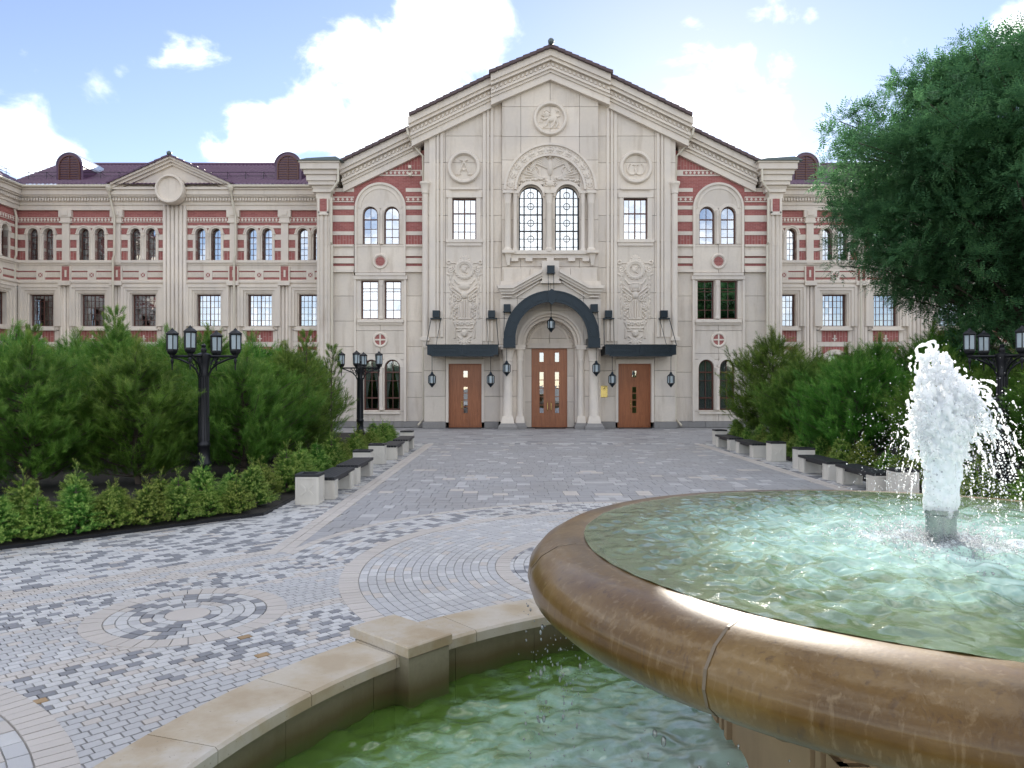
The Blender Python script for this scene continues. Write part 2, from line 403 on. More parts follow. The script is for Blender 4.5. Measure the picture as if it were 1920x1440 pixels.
def window(parent, x0, x1, z0, z1, y, arch=False, vert=(.5,), hor=(), fw=.055, bw=.028, heavyv=(), heavyh=(), glass=None, mat=None, circles=(), name='window', curtain=None):
    glass = glass or GLASS; mat = mat or WOOD
    if x1 < x0: x0, x1 = x1, x0
    w = x1 - x0; xc = (x0 + x1) / 2; r = w / 2; zs = z1 - r if arch else z1
    zt = (lambda x: zs + math.sqrt(max(0, r * r - (x - xc) ** 2))) if arch else (lambda x: z1)
    m = MB(); ya, yb = y, y + .07
    m.box(x0, x0 + fw, ya, yb, z0, zs).box(x1 - fw, x1, ya, yb, z0, zs).box(x0 + fw, x1 - fw, ya, yb, z0, z0 + fw)
    if arch: m.arc(xc, zs, r - fw, r, ya, yb, 0, PI, 16)
    else: m.box(x0 + fw, x1 - fw, ya, yb, z1 - fw, z1)
    vx = [x0 + w * v for v in vert]; hz = [z0 + (z1 - z0) * h for h in hor]
    for v, x in zip(vert, vx):
        q = bw * (2.2 if v in heavyv else 1) / 2; m.box(x - q, x + q, ya + .012, yb - .012, z0 + fw, zt(x) - fw * .5)
    for h, z in zip(hor, hz):
        q = bw * (2.2 if h in heavyh else 1) / 2
        hw = r if z < zs or not arch else math.sqrt(max(0.01, r * r - (z - zs) ** 2))
        m.box(xc - hw + fw * .5, xc + hw - fw * .5, ya + .009, yb - .009, z - q, z + q)
    for (cx, cz, cr) in circles: m.arc(cx, cz, cr - bw, cr, ya + .006, yb - .006, 0, 2 * PI, 20)
    wo = m.build(name, mat, parent)
    gx = [x0 + fw * .7] + vx + [x1 - fw * .7]; gz = [z0 + fw * .7] + hz + [z1 - fw * .7]
    zt2 = (lambda x: zs + math.sqrt(max(0, (r - fw * .7) ** 2 - (x - xc) ** 2))) if arch else (lambda x: z1)
    for i in range(len(gx) - 1):
        for j in range(len(gz) - 1):
            a, b, c, d = gx[i], gx[i + 1], gz[j], gz[j + 1]
            xs = [b + (a - b) * k / 6 for k in range(7)] if arch and d > zs else [b, a]
            top = [(x, min(d, zt2(x))) for x in xs]
            top = [p for p in top if p[1] > c + .004]
            if len(top) < 2: continue
            poly = [(top[-1][0], c), (top[0][0], c)] + top
            ta, tb = random.gauss(0, .003), random.gauss(0, .004)
            mm = MB().prism(poly, y + .03, y + .038)
            mm.v = [(px, py + ta * (px - xc) + tb * (pz - (c + d) / 2), pz) for px, py, pz in mm.v]
            mm.build('pane', glass, wo)
    if curtain:
        for sgn in (-1, 1):
            m = MB(); V = []; nn = 14; rows = 12
            for a_ in range(rows + 1):
                t = a_ / rows; z = z1 - .05 - t * (z1 - z0 - .1)
                pull = .95 - .62 * math.sin(min(1, t / .8) * PI / 2) ** 2 + (.12 * max(0, t - .8) / .2)
                pull = max(.2, pull) if curtain == 'parted' else .97
                for b_ in range(nn + 1):
                    u = b_ / nn; V.append((xc + sgn * (r - u * r * pull), y + .22 + .025 * math.sin(u * 24 + a_ * .15), z))
            Fq = [(a_ * (nn + 1) + b_, a_ * (nn + 1) + b_ + 1, (a_ + 1) * (nn + 1) + b_ + 1, (a_ + 1) * (nn + 1) + b_) for a_ in range(rows) for b_ in range(nn)]
            m.add(V, Fq).build('curtain', CURTAIN, wo, True, False)
    return wo
def ring_profile(m, cx, cz, y, rin, rout, proud):
    m.lathe((cx, y, cz), [(rin, .02), (rin, -proud * .55), (rin + (rout - rin) * .25, -proud), (rin + (rout - rin) * .7, -proud), (rout - .01, -proud * .6), (rout, .02)], 36, 'y'); return m
class Relief:
    def __init__(s, x0, x1, z0, z1, step):
        s.nx = int((x1 - x0) / step); s.nz = int((z1 - z0) / step)
        s.X, s.Z = np.meshgrid(np.linspace(x0, x1, s.nx), np.linspace(z0, z1, s.nz)); s.Hh = np.zeros_like(s.X)
    def _put(s, d, h): s.Hh = np.maximum(s.Hh, h * np.sqrt(np.clip(1 - d * d, 0, 1)))
    def ell(s, cx, cz, rx, rz, rot=0, h=.04, mir=False):
        for q in ((1, -1) if mir else (1,)):
            c, n = math.cos(rot * q), math.sin(rot * q); dx, dz = s.X - cx * q, s.Z - cz
            s._put(np.sqrt(((dx * c + dz * n) / rx) ** 2 + ((-dx * n + dz * c) / rz) ** 2), h)
    def stroke(s, pts, r, h=.035, mir=False):
        for q in ((1, -1) if mir else (1,)):
            for i in range(len(pts) - 1):
                (ax, az), (bx, bz) = (pts[i][0] * q, pts[i][1]), (pts[i + 1][0] * q, pts[i + 1][1])
                L2 = (bx - ax) ** 2 + (bz - az) ** 2 + 1e-9
                t = np.clip(((s.X - ax) * (bx - ax) + (s.Z - az) * (bz - az)) / L2, 0, 1)
                s._put(np.hypot(s.X - ax - t * (bx - ax), s.Z - az - t * (bz - az)) / r, h)
    def ring(s, cx, cz, Rr, r, h=.035, mir=False):
        for q in ((1, -1) if mir else (1,)): s._put(np.abs(np.hypot(s.X - cx * q, s.Z - cz) - Rr) / r, h)
    def spiral(s, cx, cz, r0, turns, a0, r, h=.035, mir=False):
        n = int(14 * turns); P = [(cx + r0 * (1 - i / n * .85) * math.cos(a0 + turns * 2 * PI * i / n), cz + r0 * (1 - i / n * .85) * math.sin(a0 + turns * 2 * PI * i / n)) for i in range(n + 1)]
        s.stroke(P, r, h, mir)
    def leaf(s, cx, cz, L_, w, a, h=.035, mir=False):
        for k in (-.5, 0, .5):
            aa = a + k; s.ell(cx + math.cos(aa) * L_ * .5, cz + math.sin(aa) * L_ * .5, L_ * .5, w * .5, aa, h * (1 - .2 * abs(k)), mir)
    def build(s, name, mat, parent, y, ox=0, oz=0):
        Hh = s.Hh + (s.Hh > .002) * .004 * np.sin(s.X * 97 + s.Z * 41) * np.sin(s.Z * 83)
        V = np.stack([s.X + ox, y + .003 - Hh * 1.35, s.Z + oz], -1).reshape(-1, 3)
        idx = np.arange(s.nx * s.nz).reshape(s.nz, s.nx)
        q = np.stack([idx[:-1, :-1], idx[:-1, 1:], idx[1:, 1:], idx[1:, :-1]], -1).reshape(-1, 4)
        hh = s.Hh.ravel(); q = q[hh[q].max(1) > .001]
        used, inv = np.unique(q, return_inverse=True)
        return link(name, np_mesh(name, V[used], inv.reshape(-1, 4), mat, smooth=True), parent)

# ------------------------------------------------------------------ the entrance block
BX, BY = 1.887, 37.2
def L(px, dy=0.0): return (px - 960) * (BY + dy) / F - BX
def Zf(py, dy=0.0): return H - (py - YH) * (BY + dy) / F
def Xs(s, px, dy=0.0): return L(px, dy) if s < 0 else -L(px, dy)
main = thing('entrance_building', (BX, BY, 0), 0, 'pale stone entrance block with stepped gable, brick flanks and three doors', 'building')
CH = [Zf(y) for y in (255, 305, 355, 404, 453, 502, 549, 597, 646, 695, 743)]
# core, so that no light passes
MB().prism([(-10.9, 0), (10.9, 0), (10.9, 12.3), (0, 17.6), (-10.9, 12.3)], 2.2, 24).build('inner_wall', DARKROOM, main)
# gable lines: (x inner, z) -> (x outer, z), front plane, profile
A0 = (0.0, Zf(86, -.9)); A1 = (2.92, Zf(134, -.9)); B0 = (2.92, Zf(141, -.6)); B1 = (6.82, Zf(213, -.6)); C0 = (6.5, Zf(232, .2)); C1_ = (10.35, Zf(302, .2))
PROF = [(.10, .44, .55, 0), (.44, .56, .44, 0), (.56, .62, .48, 0), (.62, .86, .26, 1), (.86, .98, .32, 0), (.98, 1.12, .22, 0), (1.12, 1.46, .14, 0)]
def rake(s, p0, p1, yf, yb, name):
    (xa, za), (xb, zb) = p0, p1; sl_ = (zb - za) / (xb - xa)
    for a, b, pr, dent in PROF:
        m = MB(); pe = pr * .3
        xe = xb + (pe if xb > 6.6 else 0)
        ze = za + sl_ * (xe - xa)
        m.prism([(s * xa, za - b), (s * xe, ze - b), (s * xe, ze - a), (s * xa, za - a)], yf - pr, yb)
        if dent:
            n = int((xb - xa) / .2)
            for i in range(n):
                x = xa + (i + .3) * (xb - xa) / n; z = za + sl_ * (x - xa); q = .1
                m.prism([(s * x, z - b + .03), (s * (x + q), z + sl_ * q - b + .03), (s * (x + q), z + sl_ * q - b + .17), (s * x, z - b + .17)], yf - pr - .09, yf - pr + .01)
        m.build('raking_cornice', STONE_TRIM, main)
    # joints of the cornice blocks are set off by thin ribs
    n = max(2, int(round((xb - xa) / 1.15)))
    for c in range(int((xb - xa) / .33) + 1):
        x = xa + c * .33; x2 = min(xb + .12, x + .37)
        if x2 <= x: continue
        z, z2 = za + sl_ * (x - xa), za + sl_ * (x2 - xa)
        MB().prism([(s * x, z - .13), (s * x2, z2 - .10), (s * x2, z2 + .05), (s * x, z + .01)], yf - .72 + random.uniform(-.02, .02), 24).build('roof_tile_course', ROOFED, main)
for s in (-1, 1):
    rake(s, A0, A1, -.35, 1.5, 'c'); rake(s, B0, B1, -.1, 1.5, 'm'); rake(s, C0, C1_, .55, 2.4, 's')
MB().lathe((0, -1.1, A0[1] + .12), [(.0, -.16), (.1, -.13), (.15, -.04), (.15, .06), (.09, .14), (0, .17)], 14).build('ridge_knob', COPPER, main, True)
MB().tube([(0, -1.05, A0[1] + .1), (0, 24, A0[1] + .1)], .13, 8).build('ridge_cap', COPPER, main)
sA = (A1[1] - A0[1]) / (A1[0] - A0[0]); sB = (B1[1] - B0[1]) / (B1[0] - B0[0]); sC = (C1_[1] - C0[1]) / (C1_[0] - C0[0])
def below(s, p, slp, t): return (-slp * s, 1.0, p[1] - slp * p[0] - t)      # z <= line - t on side s
# --- middle bay of the block (window group), 0.25 m proud
wg = [(L(973, -.25), L(1018, -.25)), (L(1041, -.25), L(1086, -.25))]
wz0, wz1 = Zf(469, -.25), Zf(346, -.25)
ax_c, az_c, a_out, a_in = 0.0, Zf(357, -.25), 2.20, 1.72
mid_holes = [(a, b, wz0, wz1) for a, b in wg]
clipA = [below(1, A0, sA, 1.2), below(-1, A0, sA, 1.2)]
slabs(main, -2.39, 2.39, 7.25, 18, -.25, .25, mid_holes, (-1.45, 0, 1.45), [Zf(y, -.25) for y in (200, 256, 300, 357, 412, 469, 500)], clipA)
m = MB()                                              # arch round the window pair
m.arc(0, az_c, a_in, a_out, -.42, -.24, 0, PI, 40); m.build('arch_band', STONE_TRIM, main)
MB().arc(0, az_c, a_out - .02, a_out + .09, -.50, -.24, 0, PI, 40).build('arch_moulding', STONE_TRIM, main)
MB().arc(0, az_c, a_in - .06, a_in + .04, -.47, -.24, 0, PI, 40).build('arch_moulding', STONE_TRIM, main)
rl = Relief(-2.25, 2.25, 0, 2.25, .02)
for i in range(13):
    a = PI * (i + .5) / 13; cx, cz = 1.96 * math.cos(a), 1.96 * math.sin(a)
    rl.ell(cx, cz, .06, .19, a, .05); rl.ring(cx, cz, .12, .03, .035)
for i in range(40):
    a = PI * (i + .5) / 40; rl.ell(1.80 * math.cos(a), 1.80 * math.sin(a), .03, .05, a, .03); rl.ell(2.12 * math.cos(a), 2.12 * math.sin(a), .03, .05, a, .03)
rl.build('arch_ornament', STONE_REL, main, -.42, 0, az_c)
tz = Zf(352, -.25)                                     # carved tympanum: spread bird over trophies
rl = Relief(-1.6, 1.6, -.6, 1.65, .016)
rl.ell(0, .55, .16, .42, 0, .12); rl.ell(0, 1.08, .11, .13, 0, .13); rl.stroke([(0, 1.15), (-.12, 1.22)], .05, .1)
for k in range(6): rl.stroke([(.12, .85 - .07 * k), (.45 + .05 * k, 1.2 - .09 * k), (.85 + .03 * k, 1.12 - .16 * k)], .055, .09 - .006 * k, True)
for k in range(7):
    a = -.25 + .2 * k; rl.stroke([(.25 + .05 * k, .05), (.45 + .95 * math.cos(a) * .8, .1 + .75 * math.sin(a))], .04, .06, True)
for k in range(14): rl.ell(.25 + .09 * k, .0 + .09 * math.sin(k * 2.1) - .02 * k, .06, .1, k * .8, .07, 0, ) if False else rl.ell(.25 + .09 * k, .03 * math.sin(k * 2.1) - .01 * k, .05, .09, k * .8, .07, True)
rl.ring(.75, .42, .16, .04, .05, True); rl.spiral(.22, -.25, .16, 1.4, 1.0, .035, .06, True); rl.ell(0, -.25, .22, .16, 0, .07); rl.leaf(1.15, .2, .4, .12, .9, .05, True)
rl.build('tympanum_relief', STONE_REL, main, -.25, 0, tz + .45)
for (a, b) in wg:
    xc = (a + b) / 2; r = (b - a) / 2; zs = wz1 - r
    MB().arc(xc, zs, r, r + .16, -.33, .22, 0, PI, 20).build('window_arch', STONE_TRIM, main)
    MB().arc(xc, zs, r - .05, r + .012, .0, .22, 0, PI, 20).build('window_arch', STONE_TRIM, main)
    hh = wz1 - wz0; rows = (.065, .19, .31, .435, .565, .69, .82)
    zz = lambda f: wz0 + hh * f
    window(main, a, b, wz0, wz1 - .02, .08, True, (.22, .5, .78), rows, .06, .03, (.22, .78), (.31, .565), circles=[(xc, zz(f), .17) for f in (.19, .435, .56 + .07, .82)][:2] + [(xc, zz(.69), .17), (xc, zz(.86), .17)], mat=IRON)
for px, r in ((952, .16), (966, .10), (1029.5, .15), (1093, .10), (1108, .16)):   # columns of the window group
    x = L(px, -.4); z0, z1 = Zf(472, -.4), Zf(360, -.4)
    m = MB().lathe((x, -.40, 0), [(r * 1.35, z0), (r * 1.35, z0 + .12), (r, z0 + .2), (r * .93, z1 - .62), (r * 1.05, z1 - .58), (r * 1.05, z1 - .53), (r, z1 - .5), (r * 1.25, z1 - .2), (r * 1.35, z1 - .1)], 16)
    m.box(x - r * 1.5, x + r * 1.5, -.40 - r * 1.5, -.2, z1 - .1, z1 + .04)
    m.build('window_column', STONE_TRIM, main, 30)
# balcony ledge under the group
m = MB().box(-2.15, 2.15, -.55, -.2, Zf(477, -.4), Zf(470, -.4)); m.box(-2.0, 2.0, -.44, -.2, Zf(484, -.4), Zf(477, -.4)); m.build('window_ledge', STONE_TRIM, main)
for x in (-1.75, -1.05, 0, 1.05, 1.75): MB().box(x - .17, x + .17, -.5, -.2, Zf(490, -.4), Zf(484, -.4)).build('ledge_bracket', STONE_TRIM, main)
for s in (-1, 1):
    x = Xs(s, 953, -.4)
    MB().box(x - .3, x + .3, -.7, -.2, Zf(475, -.5), Zf(470, -.5)).lathe((x, -.38, 0), [(.0, Zf(499, -.4)), (.09, Zf(497, -.4)), (.2, Zf(480, -.4)), (.27, Zf(475, -.4))], 4, 'z', PI / 4, 2 * PI + PI / 4).build('corbel', STONE_TRIM, main)
# --- gable roundel with beast
gz = Zf(222, -.3)
ring_profile(MB(), 0, gz, -.25, .66, .86, .16).build('roundel_ring', STONE_TRIM, main, 40)
rl = Relief(-.7, .7, -.7, .7, .014)
rl.ell(.08, -.02, .26, .15, .25, .07); rl.ell(-.18, .20, .15, .17, 0, .085); rl.ell(-.22, .24, .09, .1, 0, .1); rl.stroke([(-.3, .2), (-.38, .17)], .05, .08)
rl.stroke([(-.12, .02), (-.3, -.05), (-.42, .02)], .055, .07); rl.stroke([(-.08, -.06), (-.18, -.3), (-.3, -.42)], .06, .07); rl.stroke([(.25, -.06), (.16, -.32), (.05, -.45)], .06, .07); rl.stroke([(.3, 0), (.38, -.25), (.3, -.42)], .065, .075)
rl.stroke([(.32, .08), (.48, .12), (.46, .34), (.3, .42), (.34, .3)], .035, .06); rl.leaf(-.35, -.2, .2, .07, 2.5, .04); rl.stroke([(-.45, -.45), (.45, -.45)], .04, .04)
for i in range(9): rl.ell(-.18 + .17 * math.cos(i * .7), .2 + .19 * math.sin(i * .7), .04, .06, i * .7, .075)
rl.build('beast_relief', STONE_REL, main, -.245, 0, gz)
# --- outer stone bays of the block, joints on the coursing
for s in (-1, 1):
    wx0, wx1 = Xs(s, 848), Xs(s, 893); dx0, dx1 = Xs(s, 841), Xs(s, 903)
    hol = [(wx0, wx1, Zf(449), Zf(371)), (dx0, dx1, 0, Zf(682))]
    slabs(main, s * 2.39, s * 6.27, .32, 16.5, 0, .4, hol, [Xs(s, p) for p in (835, 905)], CH + [Zf(791)], [below(s, B0, sB, 1.2)])
    wn = window(main, wx0, wx1, Zf(449), Zf(371), .2, False, (.25, .5, .75), (.2, .4, .64), .06, .03, (.5,), (.64,))
    # window surround and ledge
    for (p0, p1, q0, q1, pr, nm) in ((840, 848, 371, 449, .06, 'window_jamb'), (893, 901, 371, 449, .06, 'window_jamb'), (838, 903, 362, 371, .09, 'window_lintel'), (843, 898, 352, 356, .1, 'window_hood'), (836, 905, 449, 455, .12, 'window_sill'), (838, 903, 455, 461, .07, 'window_sill')):
        MB().box(Xs(s, p0), Xs(s, p1), -pr, .18, Zf(q1), Zf(q0)).build(nm, STONE_TRIM, main)
    # paired strips framing the relief field
    for p0, p1, pr in ((805, 817, .05), (819, 823, .09), (826, 831, .09), (905, 911, .05), (913, 917, .09), (920, 925, .09)):
        top = 250 if p0 < 850 else 200
        x = Xs(s, p0); zt_ = B0[1] + sB * (abs(Xs(s, p1)) - B0[0]) - 1.25
        bot = 640 if p0 > 900 else 632
        m = MB().box(x, Xs(s, p1), -pr, .02, Zf(bot), min(Zf(top), zt_) if True else 0); m.build('pilaster_strip', STONE_TRIM, main)
    # lettered roundel
    cx, cz = Xs(s, 870), Zf(314)
    ring_profile(MB(), cx, cz, 0, .62, .84, .17).build('roundel_ring', STONE_TRIM, main, 40)
    rl = Relief(-.62, .62, -.62, .62, .012)
    if s < 0:      # an A with a broken bar and serifs
        rl.stroke([(-.27, -.35), (0, .3), (.27, -.35)], .05, .06); rl.stroke([(-.15, -.05), (0, -.16), (.15, -.05)], .035, .05); rl.stroke([(-.16, .36), (0, .31), (.16, .36)], .045, .06)
        rl.stroke([(-.38, -.35), (-.18, -.35)], .035, .05); rl.stroke([(.18, -.35), (.38, -.35)], .035, .05)
    else:          # a rounded omega
        for q in (-1, 1):
            rl.stroke([(q * (.19 + .23 * math.cos(a)) , -.08 + .28 * math.sin(a)) for a in [R(t) for t in range(180, 430, 15)]], .055, .06)
        rl.stroke([(0, -.15), (0, .1)], .04, .05); rl.stroke([(-.13, .12), (.13, .12)], .035, .05)
    rl.build('letter_relief', STONE_REL, main, .0, cx, cz)
    # corner colonnette with console
    xq = Xs(s, 797, -.1); q0, q1 = Zf(632, -.1), Zf(341, -.1)
    MB().lathe((xq, -.05, 0), [(.15, q0), (.15, q1 - .6), (.19, q1 - .56), (.17, q1 - .5), (.23, q1 - .15), (.27, q1 - .1), (.27, q1)], 16).build('corner_colonnette', STONE_TRIM, main, 30)
    MB().lathe((xq, -.05, 0), [(.06, q0 - .55), (.13, q0 - .45), (.2, q0 - .2), (.31, q0 - .18), (.31, q0 - .02), (.19, q0), (.19, q0 + .05)], 4, 'z', PI / 4, PI / 4 + 2 * PI).build('console', STONE_TRIM, main)
    # carved panel under the window
    rl = Relief(-.92, .92, -2.5, 2.25, .0165)
    rl.ring(0, 1.45, .40, .09, .06); rl.ring(0, 1.45, .30, .03, .05); rl.ell(-.05, 1.45, .12, .16, .3, .06); rl.stroke([(-.1, 1.6), (.1, 1.55), (.0, 1.35), (.12, 1.28)], .035, .05)
    for i in range(20): rl.ell(.47 * math.cos(i * PI / 10), 1.45 + .47 * math.sin(i * PI / 10), .045, .09, i * PI / 10 + .5, .055)
    rl.ell(0, 1.98, .06, .22, 0, .05); rl.leaf(0, 1.9, .28, .1, .6, .04, True); rl.stroke([(.45, 1.78), (.78, 1.78)], .03, .04, True)
    rl.ring(.78, 1.8, .09, .035, .05, True); rl.spiral(.68, 1.45, .17, 1.5, 2.2, .04, .06, True); rl.leaf(.82, 1.3, .3, .12, 2.4, .05, True); rl.leaf(.6, 1.1, .35, .13, 1.0, .05, True)
    for k in range(9): rl.ell(.70 + .03 * math.sin(k * 1.7), 1.0 - .24 * k, .055 - .002 * k, .12, .25 * math.sin(k * 2), .05, True)
    rl.stroke([(.70, 1.1), (.70, -1.0)], .022, .03, True)
    rl.stroke([(.5, .95), (.35, .75), (0, .7)], .05, .05, True); rl.ell(0, .62, .3, .2, 0, .08); rl.stroke([(.55, .55), (.1, .2)], .06, .07, True); rl.stroke([(.62, .42), (.2, .1)], .05, .06, True); rl.stroke([(.6, .75), (.3, .4)], .04, .05, True)
    rl.ell(0, .18, .17, .2, 0, .1); rl.spiral(.32, .0, .18, 1.5, .5, .04, .06, True); rl.spiral(.45, -.35, .16, 1.6, 3.5, .04, .06, True)
    rl.stroke([(.12, -.15), (.12, -.95)], .05, .05, True); rl.stroke([(0, -.1), (0, -.95)], .05, .06); rl.stroke([(.3, -.35), (.26, -.95)], .045, .05, True)
    for k in range(16): rl.ell(.46 + .07 * math.sin(k * 2.3), .25 - .09 * k, .05, .075, k, .06, True)
    for k in range(14): rl.ell(.06 + .035 * k, -1.22 - .07 * math.sin(k * 1.9), .05, .08, k * .9, .06, True)
    rl.stroke([(.0, -1.0), (.32, -1.0)], .04, .05, True); rl.stroke([(.5, -1.2), (.42, -1.45), (0, -1.47)], .04, .06, True)
    rl.ell(0, -1.72, .17, .2, 0, .1); rl.ell(.06, -1.66, .04, .035, 0, .11, True); rl.ell(0, -1.83, .06, .05, 0, .115); rl.leaf(.12, -1.6, .3, .1, .5, .05, True); rl.stroke([(.48, -1.5), (.48, -1.95)], .05, .05, True)
    rl.stroke([(.1, -2.05), (.34, -1.88)], .035, .045, True); rl.ell(0, -2.2, .08, .24, 0, .06); rl.leaf(0, -2.05, .36, .13, -.9, .05, True); rl.leaf(.05, -2.0, .3, .1, -.2, .04, True)
    if s > 0: rl.stroke([(-.2, .75), (.2, .75), (.2, .4), (-.2, .4), (-.2, .75)], .035, .09)
    rl.build('carved_panel', STONE_REL, main, 0, Xs(s, 871), Zf(560))
    # side door
    z1 = Zf(682)
    do = MB().box(min(dx0, dx1), max(dx0, dx1), .24, .32, .02, z1).build('door', DOOR, main)
    def dp(p): return Xs(s, p) if s < 0 else -L(p)
    lo, hi = min(dx0, dx1), max(dx0, dx1); w = hi - lo
    def pf(u): return lo + w * u
    for (u0, u1, v0, v1, pr) in ((.03, .97, .745, .755, .03), (.05, .44, .24, .73, .015), (.56, .95, .24, .73, .015), (.05, .6, .03, .2, .02), (.66, .95, .03, .2, .02), (.33, .67, .90, .95, .02), (.3, .68, .68, .725, .02), (.0, .02, 0, 1, .04), (.98, 1, 0, 1, .04), (.02, .98, .985, 1, .04), (.64, .655, .02, .74, .02)):
        MB().box(pf(u0), pf(u1), .24 - pr, .245, .02 + v0 * z1, v1 * z1).build('door_panel', DOOR, do)
    MB().arc(pf(.5), .35, .11, .15, .2, .235, 0, 2 * PI, 20).build('door_panel', DOOR, do)
    MB().box(pf(.445), pf(.57), .215, .25, z1 * .79, z1 * .89).build('pane', GLASS, do)
    for k in range(4): MB().box(pf(.45), pf(.57), .215, .25, z1 * (.235 + .105 * k), z1 * (.325 + .105 * k)).build('pane', GLASS, do)
    MB().tube([(pf(.4), .2, .95), (pf(.4), .17, 1.0), (pf(.4), .17, 1.35), (pf(.4), .2, 1.4)], .018, 6).build('handle', BRASS, do)
    for a, b in ((836, 841), (903, 908)): MB().box(Xs(s, a), Xs(s, b), -.07, .2, .3, Zf(676)).build('door_jamb', STONE_TRIM, main)
    MB().box(Xs(s, 836), Xs(s, 908), -.09, .2, Zf(682), Zf(674)).build('door_lintel', STONE_TRIM, main)
    MB().box(dx0, dx1, -.25, .3, .004, .03).build('door_step', IRON, main)
# --- portal
PW = 2.47; pz = 7.25; oc = Zf(648, -.6) + .08; orr = 1.62
slabs(main, -PW, PW, .32, pz, -.6, .0, [(-orr, orr, 0, oc + orr)], (-1.62, 0, 1.62), [Zf(y, -.6) for y in (743, 695, 646, 597, 560)])
n_ = 14                                               # spandrels that close the arch corner
for s in (-1, 1):
    pl = [(s * orr, oc), (s * orr, oc + orr), (0, oc + orr)] + [(s * orr * math.cos(a), oc + orr * math.sin(a)) for a in [PI / 2 * (1 - i / n_) for i in range(n_)]]
    MB().prism(pl, -.595, 0).build('portal_spandrel', STONE, main)
for k, (ra, yf) in enumerate(((1.62, -.66), (1.50, -.45), (1.36, -.2))):
    MB().arc(0, oc, ra - .13, ra + .0, yf, .55, 0, PI, 32).build('portal_archivolt', STONE_TRIM, main)
    for s in (-1, 1): MB().box(s * (ra - .13), s * ra, yf, .55, .3, oc).build('portal_jamb', STONE_TRIM, main)
dz = Zf(653, .5); dhw = .90
slabs(main, -1.45, 1.45, .02, oc + 1.5, .5, .8, [(-dhw, dhw, 0, dz)], (0,), (dz + .5, 1.3, 2.6))
MB().arc(0, oc + .05, .92, 1.02, .44, .52, 0, PI, 28).build('tympanum_moulding', STONE_TRIM, main)
MB().box(-1.12, 1.12, .38, .52, dz, dz + .16).box(-1.2, 1.2, .34, .52, dz + .16, dz + .24).build('door_lintel', STONE_TRIM, main)
rl = Relief(-1.4, 1.4, -.2, 1.5, .02)
for i in range(22): a = PI * (i + .5) / 22; rl.ell(1.14 * math.cos(a), 1.14 * math.sin(a), .05, .09, a + .6 * (-1) ** i, .035)
rl.build('tympanum_ornament', STONE_REL, main, .5, 0, oc + .05)
do = MB().box(-dhw, dhw, .62, .7, .02, dz).build('door', DOOR, main)
for (u0, u1, v0, v1, pr) in ((0, 1, .79, .805, .03), (.49, .51, 0, .79, .03), (.04, .21, .03, .77, .0), (.17, .42, .74, .775, .015), (.58, .83, .74, .775, .015), (.04, .47, .03, .15, .02), (.53, .96, .03, .15, .02), (.05, .2, .18, .72, .015), (.36, .47, .18, .72, .015), (.53, .64, .18, .72, .015), (.8, .95, .18, .72, .015), (.0, .02, 0, 1, .04), (.98, 1, 0, 1, .04), (.35, .65, .95, .975, .02)):
    if pr: MB().box(-dhw + 2 * dhw * u0, -dhw + 2 * dhw * u1, .62 - pr, .625, .02 + v0 * dz, v1 * dz).build('door_panel', DOOR, do)
for cx in (-.39, .39):
    MB().box(cx - .1, cx + .1, .595, .63, dz * .83, dz * .945).build('pane', GLASS, do)
    for k in range(5): MB().box(cx - .1, cx + .1, .595, .63, dz * (.185 + .105 * k), dz * (.28 + .105 * k)).build('pane', GLASS, do)
    hx = math.copysign(.09, cx); MB().tube([(hx, .6, .85), (hx, .54, .9), (hx, .54, 1.25), (hx, .6, 1.3)], .02, 6).build('handle', BRASS, do)
MB().box(-.75, .75, -.5, .45, .004, .02).build('door_mat', IRON, main)
for s in (-1, 1):                                     # paired columns
    for px, dy, r in ((952, -.92, .24), (975, -.62, .17)):
        x = Xs(s, px, dy); zc = Zf(651, dy)
        m = MB()
        m.lathe((x, dy, 0), [(r * 1.12, .62), (r, .68), (r * .92, zc - .72), (r * 1.04, zc - .68), (r * 1.04, zc - .62), (r * .95, zc - .6), (r * 1.25, zc - .18), (r * 1.3, zc - .12)], 14)
        m.box(x - r * 1.45, x + r * 1.45, dy - r * 1.45, dy + r * 1.45, zc - .12, zc); m.box(x - r * 1.62, x + r * 1.62, dy - r * 1.62, dy + r * 1.62, zc, zc + .08)
        m.lathe((x, dy, 0), [(r * 1.9, .3), (r * 1.85, .36), (r * 1.5, .6), (r * 1.3, .64)], 4, 'z', PI / 4, PI / 4 + 2 * PI)
        m.build('portal_column', STONE_TRIM, main, 30)
        MB().lathe((x, dy, 0), [(r * 2.7, .0), (r * 2.7, .14), (r * 2.3, .22), (r * 2.1, .3)], 4, 'z', PI / 4, PI / 4 + 2 * PI).build('column_base', PLINTH, main)
# small broken pediment over the portal
pb, pt = Zf(536, -.7), Zf(506, -.7)
for k, (t0, t1, pr) in enumerate(((0, .16, .42), (.16, .30, .30), (.30, .42, .2))):
    for s in (-1, 1):
        m = MB(); xa, xb, xc_ = .42, 1.85, 2.62
        m.prism([(s * xa, pt - t1), (s * xb, pb - t1), (s * xb, pb - t0), (s * xa, pt - t0)], -.6 - pr, -.1)
        m.prism([(s * xb, pb - t1), (s * (xc_ - t1 * .5), pb - t1), (s * (xc_ - t0 * .5), pb - t0), (s * xb, pb - t0)], -.603 - pr, -.1)
        m.build('pediment_moulding', STONE_TRIM, main)
for s in (-1, 1):
    MB().prism([(s * .55, pt - .62), (s * 1.7, pb - .56), (s * 1.7, pb - .49), (s * .55, pt - .55)], -.72, -.55).build('pediment_moulding', STONE_TRIM, main)
    MB().box(s * 1.9, s * 2.35, -.74, -.55, pb - .56, pb - .49).build('pediment_moulding', STONE_TRIM, main)
slabs(main, -2.3, 2.3, pb - .45, 7.9, -.45, -.2, [], (-1.0, 1.0), ())
